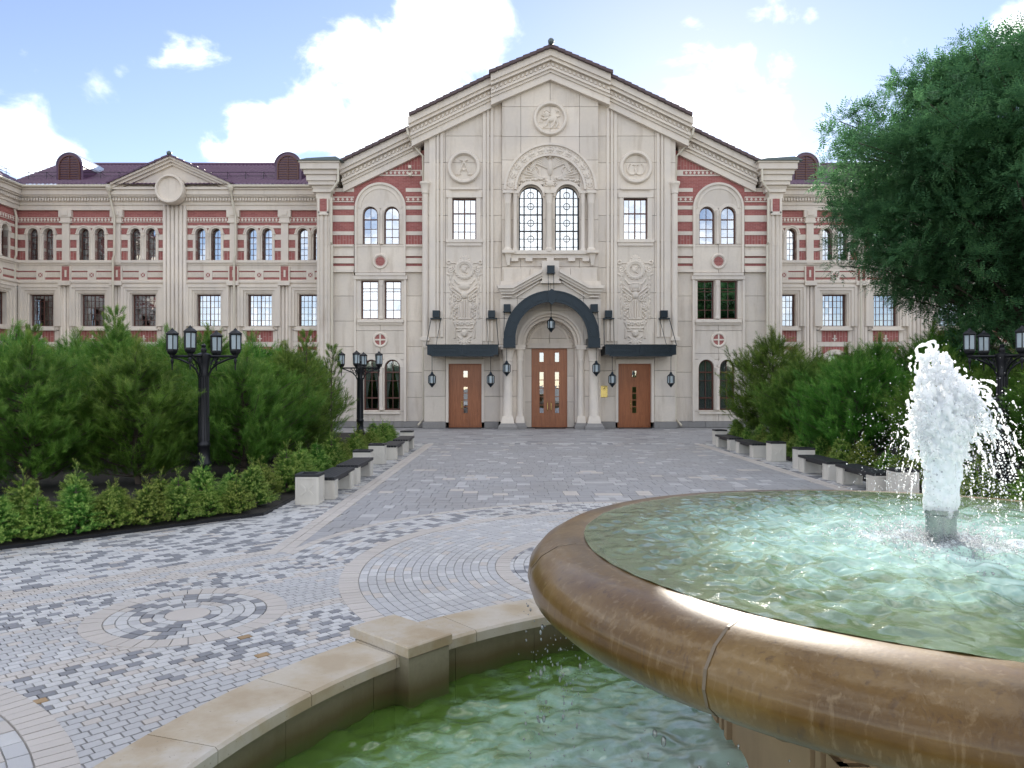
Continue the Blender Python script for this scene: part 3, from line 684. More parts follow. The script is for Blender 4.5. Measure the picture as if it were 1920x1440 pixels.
MB().box(-.42, .42, -.78, -.4, Zf(528, -.6), Zf(490, -.6)).box(-.5, .5, -.84, -.4, Zf(532, -.6), Zf(528, -.6)).build('keystone_block', STONE_TRIM, main)
# --- granite plinth round the foot
for s in (-1, 1):
    for (a, b, y) in ((s * 2.55, Xs(s, 908), -.08), (Xs(s, 836), s * 6.34, -.08), (s * 6.34, s * 11.0, .5), (s * 10.9, s * 12.25, .2)):
        lo, hi = min(a, b), max(a, b); n = max(1, int((hi - lo) / 1.3))
        for i in range(n):
            MB().prism([(lo + (hi - lo) * i / n + .004, .002), (lo + (hi - lo) * (i + 1) / n - .004, .002), (lo + (hi - lo) * (i + 1) / n - .004, .32), (lo + (hi - lo) * i / n + .004, .32)], y, y + .5, .02).build('plinth_stone', PLINTH, main)
# --- brick flanks of the block
DY = .6
def Zs(py): return Zf(py, DY)
for s in (-1, 1):
    def X6(px): return Xs(s, px, DY)
    clipC = [below(s, C0, sC, 1.25)]
    xo, xi = X6(622), s * 6.27
    x1, x2 = X6(664), X6(761)                        # middle strip with the windows
    CS = [Zs(y) for y in (555, 602, 650, 698, 745)]
    slabs(main, xo, x1, .32, Zs(511), DY, DY + .4, [], (), CS); slabs(main, x2, xi, .32, Zs(511), DY, DY + .4, [], (), CS)
    for (a, b) in ((xo, x1), (x2, xi)):              # moulded belt and brick above it
        lo, hi = min(a, b), max(a, b)
        for (q0, q1, pr, mt, nm) in ((506, 511, .16, STONE_TRIM, 'belt_moulding'), (499, 506, .03, STONE_TRIM, 'belt_moulding'), (494, 499, -.02, BRICK, 'brick_band'), (484, 494, .05, STONE_TRIM, 'belt_moulding'), (480.5, 484, -.02, BRICK, 'brick_band'), (470, 480.5, .09, STONE_TRIM, 'belt_moulding'), (463, 470, .03, STONE, 'belt_moulding'), (459, 463, .12, STONE_TRIM, 'belt_moulding')):
            MB().box(lo, hi, DY - pr, DY + .4, Zs(q1), Zs(q0)).build(nm, mt, main)
        bands = [(441, 459, 'v'), (434, 441, 's'), (416, 434, 'b'), (404, 416, 's'), (393, 404, 'b'), (386, 393, 's'), (379, 386, 'b'), (369, 379, 'd'), (360, 369, 'b'), (353, 360, 's')]
        for (q0, q1, kd) in bands:
            if kd in 'vb':
                m = MB().box(lo, hi, DY, DY + .4, Zs(q1), Zs(q0)); m.build('brick_band', BRICKV if kd == 'v' else BRICK, main)
            else:
                MB().box(lo, hi, DY - .035, DY + .4, Zs(q1), Zs(q0)).build('stone_band', STONE_TRIM, main)
                if kd == 'd':
                    za, zb = Zs(q1) + .05, Zs(q0) - .05; MB().box(lo + .01, hi - .01, DY - .037, DY, za, zb).build('brick_band', BRICK, main)
                    m = MB(); zc = (za + zb) / 2; hh = (zb - za) / 2; n = int((hi - lo) / .21)
                    for i in range(n):
                        x = lo + (i + .5) * (hi - lo) / n; m.prism([(x - .075, zc), (x, zc - hh * .95), (x + .075, zc), (x, zc + hh * .95)], DY - .055, DY - .03)
                    m.build('diamond_course', STONE_TRIM, main)
    # brick gable piece above
    lo, hi = min(xo, xi), max(xo, xi)
    for (za, zb, kd) in ((Zs(353), Zs(330), 'b'), (Zs(330), Zs(319), 'd'), (Zs(319), Zs(260), 'v')):
        poly = [(lo, za), (hi, za), (hi, zb), (lo, zb)]
        for c_ in clipC: poly = clip_poly(poly, *c_)
        if len(poly) < 3: continue
        if kd == 'd':
            xl, xh = min(p[0] for p in poly), max(p[0] for p in poly)
            MB().prism(poly, DY - .035, DY + .4).build('stone_band', STONE_TRIM, main)
            zc = (za + zb) / 2; MB().box(xl + .5, xh - .25, DY - .037, DY, za + .06, zb - .06).build('brick_band', BRICK, main)
            m = MB(); n = int((xh - xl - .8) / .21)
            for i in range(n):
                x = xl + .55 + (i + .5) * .21; m.prism([(x - .075, zc), (x, zc - .085), (x + .075, zc), (x, zc + .085)], DY - .055, DY - .03)
            m.build('diamond_course', STONE_TRIM, main)
        else: MB().prism(poly, DY, DY + .4).build('brick_band', BRICKV if kd == 'v' else BRICK, main)
    MB().box(X6(663), X6(762), DY + .002, DY + .4, Zs(386), Zs(353)).build('brick_band', BRICK, main)
    # middle strip: slabs with openings, arched head
    yy = DY - .1
    def X5(px): return Xs(s, px, yy)
    def Z5(py): return Zf(py, yy)
    cxm = (X5(669) + X5(757)) / 2; hw = abs(X5(757) - X5(669)) / 2; zsp = Z5(346) - hw
    w3 = [(X5(680), X5(708), Z5(458), Z5(387)), (X5(720), X5(748.5), Z5(458), Z5(387))]
    w2 = [(X5(677), X5(709), Z5(598), Z5(526)), (X5(721), X5(752), Z5(598), Z5(526))]
    w1 = [(X5(682), X5(710), Z5(769), Z5(674)), (X5(721), X5(750), Z5(769), Z5(674))]
    slabs(main, X5(666), X5(760), .32, zsp, yy, DY + .38, w3 + w2 + w1, [cxm], [Z5(y) for y in (772, 663, 620, 602, 511, 463)])
    n_ = 16                                          # tympanum plate over the twin windows
    pl = [(cxm + hw * math.cos(PI * i / n_), zsp + hw * math.sin(PI * i / n_)) for i in range(n_ + 1)]
    ztop = Z5(387)
    MB().prism([p for p in pl if p[1] > ztop] + [(cxm - math.sqrt(hw * hw - (ztop - zsp) ** 2), ztop), (cxm + math.sqrt(hw * hw - (ztop - zsp) ** 2), ztop)] if False else [(cxm + hw * math.cos(PI * i / n_), max(ztop + .001, zsp + hw * math.sin(PI * i / n_))) for i in range(n_ + 1) if zsp + hw * math.sin(PI * i / n_) > ztop - .12], yy, DY + .38).build('tympanum_plate', STONE, main)
    rr0 = abs(w3[0][1] - w3[0][0]) / 2
    # stone between arch band and the two window heads
    zA = zsp
    rs = [(cxm - hw, cxm + hw, zA, ztop)]
    for h in w3: rs = rect_sub(rs, (min(h[0], h[1]), max(h[0], h[1]), h[2], h[3]))
    for (a, b, c, d) in rs:
        half = math.sqrt(max(0, hw * hw - (d - zsp) ** 2)); a, b = max(a, cxm - half), min(b, cxm + half)
        if b - a > .01: MB().box(a, b, yy, DY + .38, c, d).build('tympanum_plate', STONE, main)
    MB().arc(cxm, zsp, hw - .01, hw + .1, yy - .06, DY + .3, 0, PI, 28).build('arch_band', STONE_TRIM, main)
    MB().arc(cxm, zsp, hw - .22, hw - .13, yy - .03, DY + .0, 0, PI, 28).build('arch_band', STONE_TRIM, main)
    for q in (-1, 1):
        MB().box(cxm + q * (hw - .01), cxm + q * (hw + .1), yy - .06, DY + .3, Z5(511), zsp).build('strip_moulding', STONE_TRIM, main)
    for h in w3 + w1:
        a, b = min(h[0], h[1]), max(h[0], h[1]); r = (b - a) / 2
        MB().arc((a + b) / 2, h[3] - r, r - .002, r * 1.45, yy - .004, DY + .36, .0, PI, 18).build('window_arch', STONE_TRIM, main)
    for h in w3: window(main, h[0], h[1], h[2], h[3], yy + .2, True, (.5,), (.2, .42, .67), .06, .03, (), (.67,))
    for h in w2: window(main, h[0], h[1], h[2], h[3], yy + .2, False, (.5,), (.24, .5, .72, .8), .06, .03, (), (.76,))
    for h in w1: window(main, h[0], h[1], h[2], h[3], yy + .2, True, (.5,) , (.24, .58, .75), .07, .03, (), (.24, .75), glass=GLASS_LOW, curtain='parted' if s < 0 else 'drawn')
    for (p0, p1, q0, q1, pr, nm) in ((671, 757, 600, 605, .16, 'window_sill'), (673, 755, 605, 609, .08, 'window_sill'), (664, 764, 517, 524, .1, 'window_lintel'), (667, 761, 512.5, 517, .14, 'window_lintel'), (680, 750, 772, 776, .12, 'window_sill')):
        MB().box(X5(p0), X5(p1), yy - pr, DY, Z5(q1), Z5(q0)).build(nm, STONE_TRIM, main)
    for p0, p1 in ((664, 668), (757.5, 762)): MB().box(X5(p0), X5(p1), yy - .06, DY, .32, Z5(524)).build('strip_moulding', STONE_TRIM, main)
    for z0_, z1_, r in ((Z5(458), Z5(395), .075), (Z5(598), Z5(526), .1), (Z5(769), Z5(690), .09)):
        x = (X5(710) + X5(720.5)) / 2
        MB().lathe((x, yy - .02, 0), [(r * 1.3, z0_), (r * 1.3, z0_ + .08), (r, z0_ + .12), (r * .9, z1_ - .3), (r * 1.1, z1_ - .27), (r, z1_ - .24), (r * 1.4, z1_ - .05), (r * 1.4, z1_)], 12).build('mullion_column', STONE_TRIM, main, 30)
    for py, kd in ((490, 'r'), (637, 'c')):           # brick roundels
        cz = Z5(py); ring_profile(MB(), cxm, cz, yy, .27, .40, .08).build('roundel_ring', STONE_TRIM, main, 40)
        MB().lathe((cxm, yy, cz), [(0, -.02), (.275, -.02), (.275, .01)], 24, 'y').build('brick_disc', BRICK, main)
        if kd == 'c': MB().box(cxm - .27, cxm + .27, yy - .05, yy, cz - .035, cz + .035).box(cxm - .035, cxm + .035, yy - .052, yy, cz - .27, cz + .27).build('stone_cross', STONE_TRIM, main)
        else:
            m = MB()
            for i in range(22): a = 2 * PI * i / 22; m.lathe((cxm + .245 * math.cos(a), yy - .02, cz + .245 * math.sin(a)), [(0, -.02), (.024, -.01), (.024, .01)], 6, 'y')
            m.build('bead_ring', STONE_TRIM, main)
    # clustered corner pier and its capital
    yp = .35
    xa, xb = Xs(s, 594, yp), Xs(s, 621, yp); xm = (xa + xb) / 2; zc = Zf(372, yp)
    joints = [.32] + [Zf(y, yp) for y in (745, 698, 650, 602, 555, 507, 460, 413)] + [zc]
    lo, hi = min(xa, xb), max(xa, xb)
    for j in range(len(joints) - 1):
        m = MB().box(lo + .08, hi - .08, yp, 2.3, joints[j] + .003, joints[j + 1] - .003)
        for k, (u, r) in enumerate(((.12, .09), (.34, .11), (.66, .11), (.88, .09))):
            m.lathe((lo + (hi - lo) * u, yp + .02, 0), [(r, joints[j] + .003), (r, joints[j + 1] - .003)], 10)
        m.build('pier_drum', STONE, main, 40)
    x_in = xb; x_out = xa
    cap = [(372, 360, .04), (360, 352, .16), (352, 346, .2), (346, 338, .34), (338, 326, .42), (326, 316, .52), (316, 304, .66), (304, 300, .72)]
    for (q0, q1, e) in cap:
        MB().box(lo - e, hi + e * .8, yp - e, 3.2, Zf(q0, yp - e), Zf(q1, yp - e)).build('capital_moulding', STONE_TRIM, main)
    e = .8; MB().prism([(lo - e, Zf(300, yp - e)), (hi + .75, Zf(300, yp - e)), (hi + .4, Zf(293, yp - e)), (lo - e + .5, Zf(296, yp - e))], yp - e, 4).build('capital_roof', COPPER, main)
    zb0, zb1 = Zf(398, yp), Zf(374, yp); MB().box(lo + .18, hi - .18, yp - .14, yp, zb0, zb1).build('brick_inset', BRICK, main)
    for (a, b, c, d) in ((lo + .1, lo + .18, zb0 - .08, zb1), (hi - .18, hi - .1, zb0 - .08, zb1), (lo + .1, hi - .1, zb0 - .16, zb0)): MB().box(a, b, yp - .17, yp, c, d).build('inset_frame', STONE_TRIM, main)
    MB().box(s * 10.9, s * 11.6, .8, 20, 0, 12.2).build('side_wall', STONE, main)
    # downpipes
    xd = Xs(s, 623, .3)
    MB().tube([(xd - s * .0, .25, .35), (xd, .25, Zf(460, .3)), (xd, .12, Zf(456, .3)), (xd, .12, Zf(372, .3)), (xd - s * .1, -.2, Zf(362, .3)), (xd - s * .42, -.25, Zf(345, .3)), (xd - s * .42, -.25, Zf(312, .3))], .06, 8).build('downpipe', CREAM, main)
    xd = s * 6.36
    MB().tube([(s * 7.05, -.5, Zf(246)), (s * 7.0, -.45, Zf(258)), (s * 6.75, .1, Zf(275)), (xd, .25, Zf(290)), (xd, .45, Zf(340)), (xd, .5, 1.0), (xd, .5, .45), (xd + s * .12, .3, .28), (xd + s * .22, .12, .14)], .055, 8).build('downpipe', CREAM, main)
# security cameras on the brick
for px, py in ((770, 316), (770, 330)):
    MB().tube([(L(px, .5), DY, Zf(py, .5)), (L(px, .5), DY - .2, Zf(py, .5))], .03, 6).box(L(px, .5) - .07, L(px, .5) + .07, DY - .5, DY - .18, Zf(py, .5) - .08, Zf(py, .5) + .06).build('security_camera', CREAM, main)

# ------------------------------------------------------------------ the brick and stone wings
WY = 40.0
def wz(py): return H - (py - YH) * WY / F
BAYS = (-7.22, -4.48, -1.74, 1.74, 4.48, 7.22)
wing = thing('building_wing', (-18.0, WY, 0), 0, 'brick and stone wing left of the entrance block with dormers and small gable', 'building')
X0, X1 = -8.5, 8.75
PIL = (-8.5, -5.85, -3.11, 3.11, 5.85)                 # pilasters between bays
def wbox(a, b, y0, y1, q1, q0, nm, mt): return MB().box(a, b, y0, y1, wz(q1), wz(q0)).build(nm, mt, wing)
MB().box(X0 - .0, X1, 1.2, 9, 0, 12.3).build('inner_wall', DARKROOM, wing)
def span(i):
    c = BAYS[i]; a = [-8.5, -5.85, -3.11, .6, 3.11, 5.85][i]; b = [-5.85, -3.11, -.6, 3.11, 5.85, 8.75][i]; return c, a, b
for i in range(6):
    c, a, b = span(i)
    aw = [(c - .414 - .265, c - .414 + .265, wz(488), wz(428)), (c + .414 - .265, c + .414 + .265, wz(488), wz(428))]
    rw = (c - .64, c + .64, wz(612), wz(552)); gw = (c - .55, c + .55, .9, wz(664))
    # ground and second storey slabs
    slabs(wing, a, b, .0, wz(497), .0, .45, [rw, gw, (c - .70, c + .70, wz(641), wz(620)), (c - .70, c + .70, wz(663), wz(650))], (c - .95, c + .95), [wz(y) for y in (738, 690, 660, 619, 588, 540)])
    MB().box(c - .70, c + .70, .04, .4, wz(641), wz(620)).build('brick_panel', BRICKV, wing)
    MB().box(c - .70, c + .70, .04, .4, wz(663), wz(650)).build('brick_panel', BRICKV, wing)
    m = MB().box(c - .035, c + .035, .0, .1, wz(640), wz(628)).box(c - .12, c + .12, .0, .1, wz(636), wz(634)); m.build('stone_cross', STONE_TRIM, wing)
    # stepped surround of the square window
    for k, (e, pr) in enumerate(((.08, -.02), (.2, .06), (.36, .13), (.5, .18))):
        e0 = (0, .08, .2, .36)[k]
        m = MB()
        m.prism([(c - .64 - e, rw[3] + e), (c - .64 - e0, rw[3] + e0), (c - .64 - e0, rw[2] - .0), (c - .64 - e, rw[2] - .0)], -pr, .1)
        m.prism([(c + .64 + e0, rw[3] + e0), (c + .64 + e, rw[3] + e), (c + .64 + e, rw[2]), (c + .64 + e0, rw[2])], -pr, .1)
        m.prism([(c - .64 - e, rw[3] + e), (c + .64 + e, rw[3] + e), (c + .64 + e0, rw[3] + e0), (c - .64 - e0, rw[3] + e0)], -pr - .001, .1)
        m.build('window_surround', STONE_TRIM, wing)
    MB().box(c - .75, c + .75, -.14, .1, wz(617), wz(612)).box(c - .85, c + .85, -.2, .1, wz(620), wz(617)).build('window_sill', STONE_TRIM, wing)
    window(wing, rw[0], rw[1], rw[2], rw[3], .25, False, (.17, .335, .5, .665, .83), (.2, .4, .6, .8), .06, .022, (.5,), ())
    # ground floor arched window
    MB().arc(c, wz(664) - .55, .55, .80, -.08, .4, 0, PI, 22).build('window_arch', STONE_TRIM, wing)
    MB().arc(c, wz(664) - .55, .548, .62, -.02, .4, 0, PI, 22).build('window_arch', STONE_TRIM, wing)
    window(wing, gw[0], gw[1], gw[2], gw[3], .25, True, (.25, .5, .75), (.2, .4, .6), .06, .025)
    # belt with brick stripes, ornament strip and square
    for (q0, q1, pr, mt, nm) in ((488.5, 493.5, .16, STONE_TRIM, 'belt_moulding'), (493.5, 497, .08, STONE_TRIM, 'belt_moulding')): wbox(a, b, -pr, .4, q1, q0, nm, mt)
    for (q0, q1, pr, mt, nm) in ((497, 505, .03, STONE, 'belt_course'), (505, 508, .05, STONE_TRIM, 'belt_moulding'), (508, 510.5, .0, BRICK, 'brick_stripe'), (510.5, 520, .02, STONE_TRIM, 'ornament_strip'), (520, 524.5, .0, BRICK, 'brick_stripe'), (524.5, 527, .05, STONE_TRIM, 'belt_moulding'), (527, 531, .18, STONE_TRIM, 'belt_moulding'), (531, 536, .1, STONE_TRIM, 'belt_moulding')):
        wbox(a, b, -pr, .02, q1, q0, nm, mt)
    m = MB(); n = 26
    for k in range(n):
        x = a + .15 + (b - a - .3) * k / n
        if abs(x - c) > .26: m.prism([(x, wz(519)), (x + .05, wz(519)), (x + .09, wz(511.5)), (x + .04, wz(511.5))], -.04, -.01)
    m.build('ornament_leaves', STONE_REL, wing)
    MB().box(c - .22, c + .22, -.07, .02, wz(525), wz(507.5)).build('square_frame', STONE_TRIM, wing)
    MB().box(c - .11, c + .11, -.075, .0, wz(520), wz(512)).build('brick_inset', BRICK, wing)
    m = MB()
    for q in (-1, 1): m.prism([(c - q * .12, wz(520)), (c - q * .08, wz(520)), (c + q * .12, wz(512)), (c + q * .08, wz(512))], -.085 - .003 * (q > 0), -.06)
    m.build('diagonal_cross', STONE_TRIM, wing)
    # third storey: brick with stone bands and twin arched windows
    zb, zt_ = wz(488.5), wz(395)
    for (q0, q1, kd) in ((471, 488.5, 'v'), (465, 471, 's'), (450, 465, 'b'), (440, 450, 's'), (428, 440, 'b'), (423, 428, 's'), (417, 423, 'b'), (408, 417, 'd'), (395, 408, 'b')):
        for (xa, xb, za, zb_) in (lambda rs: rs)(rect_sub(rect_sub([(a, b, wz(q1), wz(q0))], aw[0]), aw[1])):
            pr = -.0 if kd in 'vb' else .035
            MB().box(xa, xb, -pr, .45, za, zb_).build('brick_band' if kd in 'vb' else 'stone_band', (BRICKV if kd == 'v' else BRICK) if kd in 'vb' else STONE_TRIM, wing)
        if kd == 'd':
            za, zb_ = wz(416), wz(409); wbox(a + .02, b - .02, -.038, .0, 416, 409, 'brick_band', BRICK)
            m = MB(); n = 15; zc = (za + zb_) / 2; hh = (zb_ - za) / 2
            for k in range(n):
                x = a + (k + .5) * (b - a) / n; m.prism([(x - .07, zc), (x, zc - hh), (x + .07, zc), (x, zc + hh)], -.06, -.03)
            m.build('diamond_course', STONE_TRIM, wing)
    for h in aw:
        xc = (h[0] + h[1]) / 2; r = .265; zs = h[3] - r
        MB().arc(xc, zs, r - .001, .36, -.07, .4, 0, PI, 18).build('window_arch', STONE_TRIM, wing)
        MB().arc(xc, zs, .34, .455, -.12, .1, .0, PI, 18).build('window_arch', STONE_TRIM, wing) if abs(xc - c) < 0 else MB().arc(xc, zs, .345, .413, -.11, .1, 0, PI, 18).build('window_arch', STONE_TRIM, wing)
        q = -1 if xc < c else 1
        MB().box(xc + q * r, xc + q * .40, -.06, .4, h[2], zs).build('window_jamb', STONE_TRIM, wing)
        MB().box(xc + q * (r - .0), xc + q * .45, -.1, .3, zs - .07, zs + .0).build('impost', STONE_TRIM, wing)
        window(wing, h[0], h[1], h[2], h[3], .22, True, (.5,), (.18, .36, .54, .73), .045, .022, (), (.73,))
    MB().box(c - .149, c + .149, -.05, .35, aw[0][2], aw[0][3] - .265).build('window_pier', STONE_TRIM, wing)
    MB().lathe((c, -.05, 0), [(.12, wz(488)), (.12, wz(486)), (.085, wz(484)), (.08, wz(446)), (.11, wz(444)), (.13, wz(441)), (.13, wz(439))], 10).build('window_column', STONE_TRIM, wing, 30)
    # entablature
for (q0, q1, pr, nm) in ((386, 395, .14, 'architrave'), (380, 386, .2, 'frieze'), (372, 380, .26, 'frieze'), (369, 372, .4, 'cornice_moulding'), (360, 369, .48, 'cornice_moulding'), (356, 360, .58, 'cornice_moulding')):
    xs = [X0 + (X1 - X0) * k / 9 for k in range(10)]
    for k in range(9): MB().box(xs[k] + .003, xs[k + 1] - .003, -pr, .45, wz(q1) + .001, wz(q0)).build(nm, STONE_TRIM, wing)
m = MB()
for k in range(115):
    x = X0 + .04 + k * .15; m.box(x, x + .085, -.36, -.2, wz(379), wz(373.5))
m.build('dentil_course', STONE_TRIM, wing)
for ga_, gb_ in ((X0, -3.3), (3.3, X1)): MB().tube([(ga_, -.66, wz(354.5)), (gb_, -.66, wz(354.5))], .075, 8).build('gutter', CREAM, wing)
# pilasters between the bays
for x in PIL:
    if x < -8: continue
    m = MB().box(x - .34, x + .34, -.2, .3, wz(408), wz(395)).box(x - .26, x + .26, -.16, .3, wz(417), wz(408)).box(x - .3, x + .3, -.2, .3, wz(419), wz(416)).box(x - .19, x + .19, -.12, .3, wz(497), wz(419)); m.build('pilaster', STONE_TRIM, wing)
    MB().box(x - .16, x + .16, -.24, .0, wz(405), wz(397)).build('pilaster_panel', STONE_TRIM, wing)
    MB().box(x - .23, x + .23, -.1, .1, wz(527), wz(500)).build('brick_inset', BRICK, wing)
    for (p, q) in ((-.27, -.21), (.21, .27)): MB().box(x + p, x + q, -.13, .1, wz(527), wz(500)).build('inset_frame', STONE_TRIM, wing)
    MB().box(x - .05, x + .05, -.13, .1, wz(520), wz(507)).build('inset_bar', STONE_TRIM, wing)
    MB().box(x - .32, x + .32, -.28, .1, wz(536), wz(528)).build('console', STONE_TRIM, wing)
    for p in (-.26, -.1, .1, .26): MB().tube([(x + p, -.02, .3), (x + p, -.02, wz(537))], .085, 8).build('pilaster_shaft', STONE, wing, True)
# middle fluted pilaster, roundel and small gable
m = MB().box(-.62, .62, -.12, .3, .0, wz(384)); m.build('pilaster', STONE, wing)
for p in (-.54, -.33, -.11, .11, .33, .54): MB().tube([(p, -.14, .3), (p, -.14, wz(386))], .095, 10).build('pilaster_shaft', STONE_TRIM, wing, True)
gx, gz_, ga = 3.15, wz(354), wz(300)
MB().prism([(-gx + .3, gz_), (gx - .3, gz_), (0, ga - .1)], -.35, 5).build('gable_field', STONE, wing)
for (t0, t1, pr) in ((0, .12, .75), (.12, .26, .62), (.26, .4, .48)):
    for s in (-1, 1): MB().prism([(s * gx, gz_ - t1 + .13), (0, ga - t1), (0, ga - t0), (s * gx, gz_ - t0 + .13)], -pr, .3).build('gable_cornice', STONE_TRIM, wing)
for s in (-1, 1): MB().box(s * 1.0, s * 2.4, -.5, -.2, wz(359), wz(354)).build('gable_moulding', STONE_TRIM, wing)
ring_profile(MB(), 0, wz(361), -.66, .62, .78, .2).build('roundel_ring', STONE_TRIM, wing, 40)
MB().lathe((0, -.66, wz(361)), [(0, -.04), (.77, -.04), (.77, .35)], 30, 'y').build('roundel_plate', STONE, wing)
# roof of pantiles: a corrugated sheet with stepped courses
def tile_sheet(xa, xb, ya, za, yb, zb, nc, flip=False):
    nx = int((xb - xa) / .05); xs = np.linspace(xa, xb, nx)
    V = []; prof = .05 * np.abs(np.sin((xs - xa) * PI / .22)) ** .7
    rows = []
    for c in range(nc):
        t0, t1 = c / nc, (c + 1) / nc
        rows += [(t0, .035), (t1, .0)]
    for t, up in rows:
        y = ya + (yb - ya) * t; z = za + (zb - za) * t + up
        V.append(np.stack([xs, np.full(nx, y), z + prof], -1))
    V = np.concatenate(V); idx = np.arange(len(V)).reshape(len(rows), nx)
    q = np.stack([idx[:-1, :-1], idx[:-1, 1:], idx[1:, 1:], idx[1:, :-1]], -1).reshape(-1, 4)
    return np_mesh('roof_tiles', V, q, ROOF)
RY, RZ = 4.0, 15.1
rf = tag(link('roof', tile_sheet(X0 - .3, X1 + .4, -.7, wz(354), RY, RZ, 13), wing))
MB().tube([(X0 - .3, RY, RZ + .03), (X1 + .4, RY, RZ + .03)], .13, 8).build('ridge_cap', ROOF, rf)
MB().prism([(X0 - .3, wz(354) - .1), (X1 + .4, wz(354) - .1), (X1 + .4, RZ - .06), (X0 - .3, RZ - .06)], RY + .0, RY + .3).build('roof_back', ROOF, rf)
slope = (RZ - wz(354)) / (RY + .7)
for s in (-1, 1):                                      # roof of the small gable
    n = 9
    for k in range(n):
        x0_, x1_ = k * (gx + .1) / n, (k + 1.15) * (gx + .1) / n
        za, zb_ = ga - (ga - gz_ - .13) * x0_ / gx, ga - (ga - gz_ - .13) * x1_ / gx
        MB().prism([(s * x0_, za - .02), (s * x1_, zb_ + .01), (s * x1_, zb_ + .1), (s * x0_, za + .06)], -.85, (za - wz(354)) / slope + .6).build('roof_tile_course', ROOF, rf)
MB().lathe((0, -.8, ga + .1), [(0, -.14), (.12, -.05), (.14, .06), (0, .16)], 10).build('ridge_knob', COPPER, rf, True)
for s in (-1, 1):                                      # arched dormers
    x = s * 5.9; z0 = wz(354) + slope * 1.1; r = .72; zc = z0 + .75
    m = MB(); ol = [(x - r, z0 - .3), (x + r, z0 - .3)] + [(x + r * math.cos(PI * i / 18), zc + r * math.sin(PI * i / 18)) for i in range(19)]
    m.prism(ol, .35, 3.6); d = m.build('dormer', ROOF, rf)
    MB().arc(x, zc, r, r + .035, .3, 3.7, 0, PI, 18).build('dormer_sheet', ZINC if s < 0 else ROOF, rf)
    MB().arc(x, zc, r - .2, r - .14, .28, .36, 0, PI, 16).box(x - r + .14, x - r + .2, .28, .36, z0, zc).box(x + r - .2, x + r - .14, .28, .36, z0, zc).build('dormer_frame', WOOD, rf)
    for k in range(9):
        z = z0 + .05 + k * .13; hw = r - .2 if z < zc else math.sqrt(max(.01, (r - .2) ** 2 - (z - zc) ** 2)); MB().box(x - hw, x + hw, .31, .36, z, z + .07).build('louvre_slat', WOOD, rf)
    MB().box(x - .02, x + .02, .29, .36, z0, zc + .5).build('dormer_frame', WOOD, rf)
m = MB()                                               # snow guard rail
ry = .45; rz_ = wz(354) + slope * (ry + .7)
for h in (.22, .42): m.tube([(X0, ry, rz_ + h), (X1, ry, rz_ + h)], .014, 4)
for k in range(18): x = X0 + .3 + k * .98; m.tube([(x, ry, rz_), (x, ry, rz_ + .45)], .014, 4).tube([(x, ry, rz_ + .42), (x, ry + .55, rz_ + .33)], .012, 4)
m.build('snow_guard', IRON, rf)
for x in (-8.43, -3.22, 3.22):                         # downpipes
    MB().tube([(x, -.3, .2), (x, -.3, wz(500)), (x, -.32, wz(488)), (x + .08, -.32, wz(480)), (x + .08, -.3, wz(408)), (x - .05, -.45, wz(378)), (x - .05, -.64, wz(362)), (x - .05, -.66, wz(354))], .06, 8).build('downpipe', CREAM, wing)
    MB().lathe((x - .05, -.62, 0), [(.09, wz(364)), (.16, wz(358)), (.16, wz(352))], 10).build('rain_head', CREAM, wing)
new_tree()
right = copy_tree(wing); right.location = (2 * BX + 18.0, WY, 0); right['label'] = 'brick and stone wing right of the entrance block, half hidden by the big tree'
ret = copy_tree(wing); ret.location = (-26.45, WY - 8.75, 0); ret.rotation_euler = (0, 0, R(90)); ret['label'] = 'wing coming forward at the left edge of the photo, only its end showing'

# ------------------------------------------------------------------ canopies, lanterns, plaque
def lantern(x, y, ztop, ceil, label):
    o = thing('hanging_lantern', (x, y, ztop), 0, label, 'lantern', 'dark lanterns hanging at the entrances')
    w, h = .165, .70
    m = MB().lathe((0, 0, 0), [(.02, .0), (.05, -.03), (.07, -.1), (.15, -.17), (w, -.2)], 6).lathe((0, 0, 0), [(w, -.55), (.14, -.6), (.07, -.68), (.05, -.7), (.02, -.75)], 6)
    for k in range(6):
        a = k * PI / 3; m.tube([(w * math.cos(a), w * math.sin(a), -.2), (w * math.cos(a), w * math.sin(a), -.55)], .022, 4)
    m.build('lantern_frame', DMET, o)
    for k in range(6):
        a, b = k * PI / 3, (k + 1) * PI / 3; q = .93 * w
        v = [(q * math.cos(a), q * math.sin(a), -.53), (q * math.cos(b), q * math.sin(b), -.53), (q * math.cos(b), q * math.sin(b), -.22), (q * math.cos(a), q * math.sin(a), -.22)]
        MB().add(v + [(p[0] * .96, p[1] * .96, p[2]) for p in v], [(0, 1, 2, 3), (7, 6, 5, 4), (0, 4, 5, 1), (1, 5, 6, 2), (2, 6, 7, 3), (3, 7, 4, 0)]).build('pane', FROST, o)
    m = MB(); L_ = ceil - ztop; n = max(2, int(L_ / .06))
    for k in range(n):
        z = L_ * k / n; m.lathe((0, 0, z), [(.008, 0), (.016, .01), (.016, L_ / n - .01), (.008, L_ / n)], 5)
    m.build('chain', IRON, o); return o
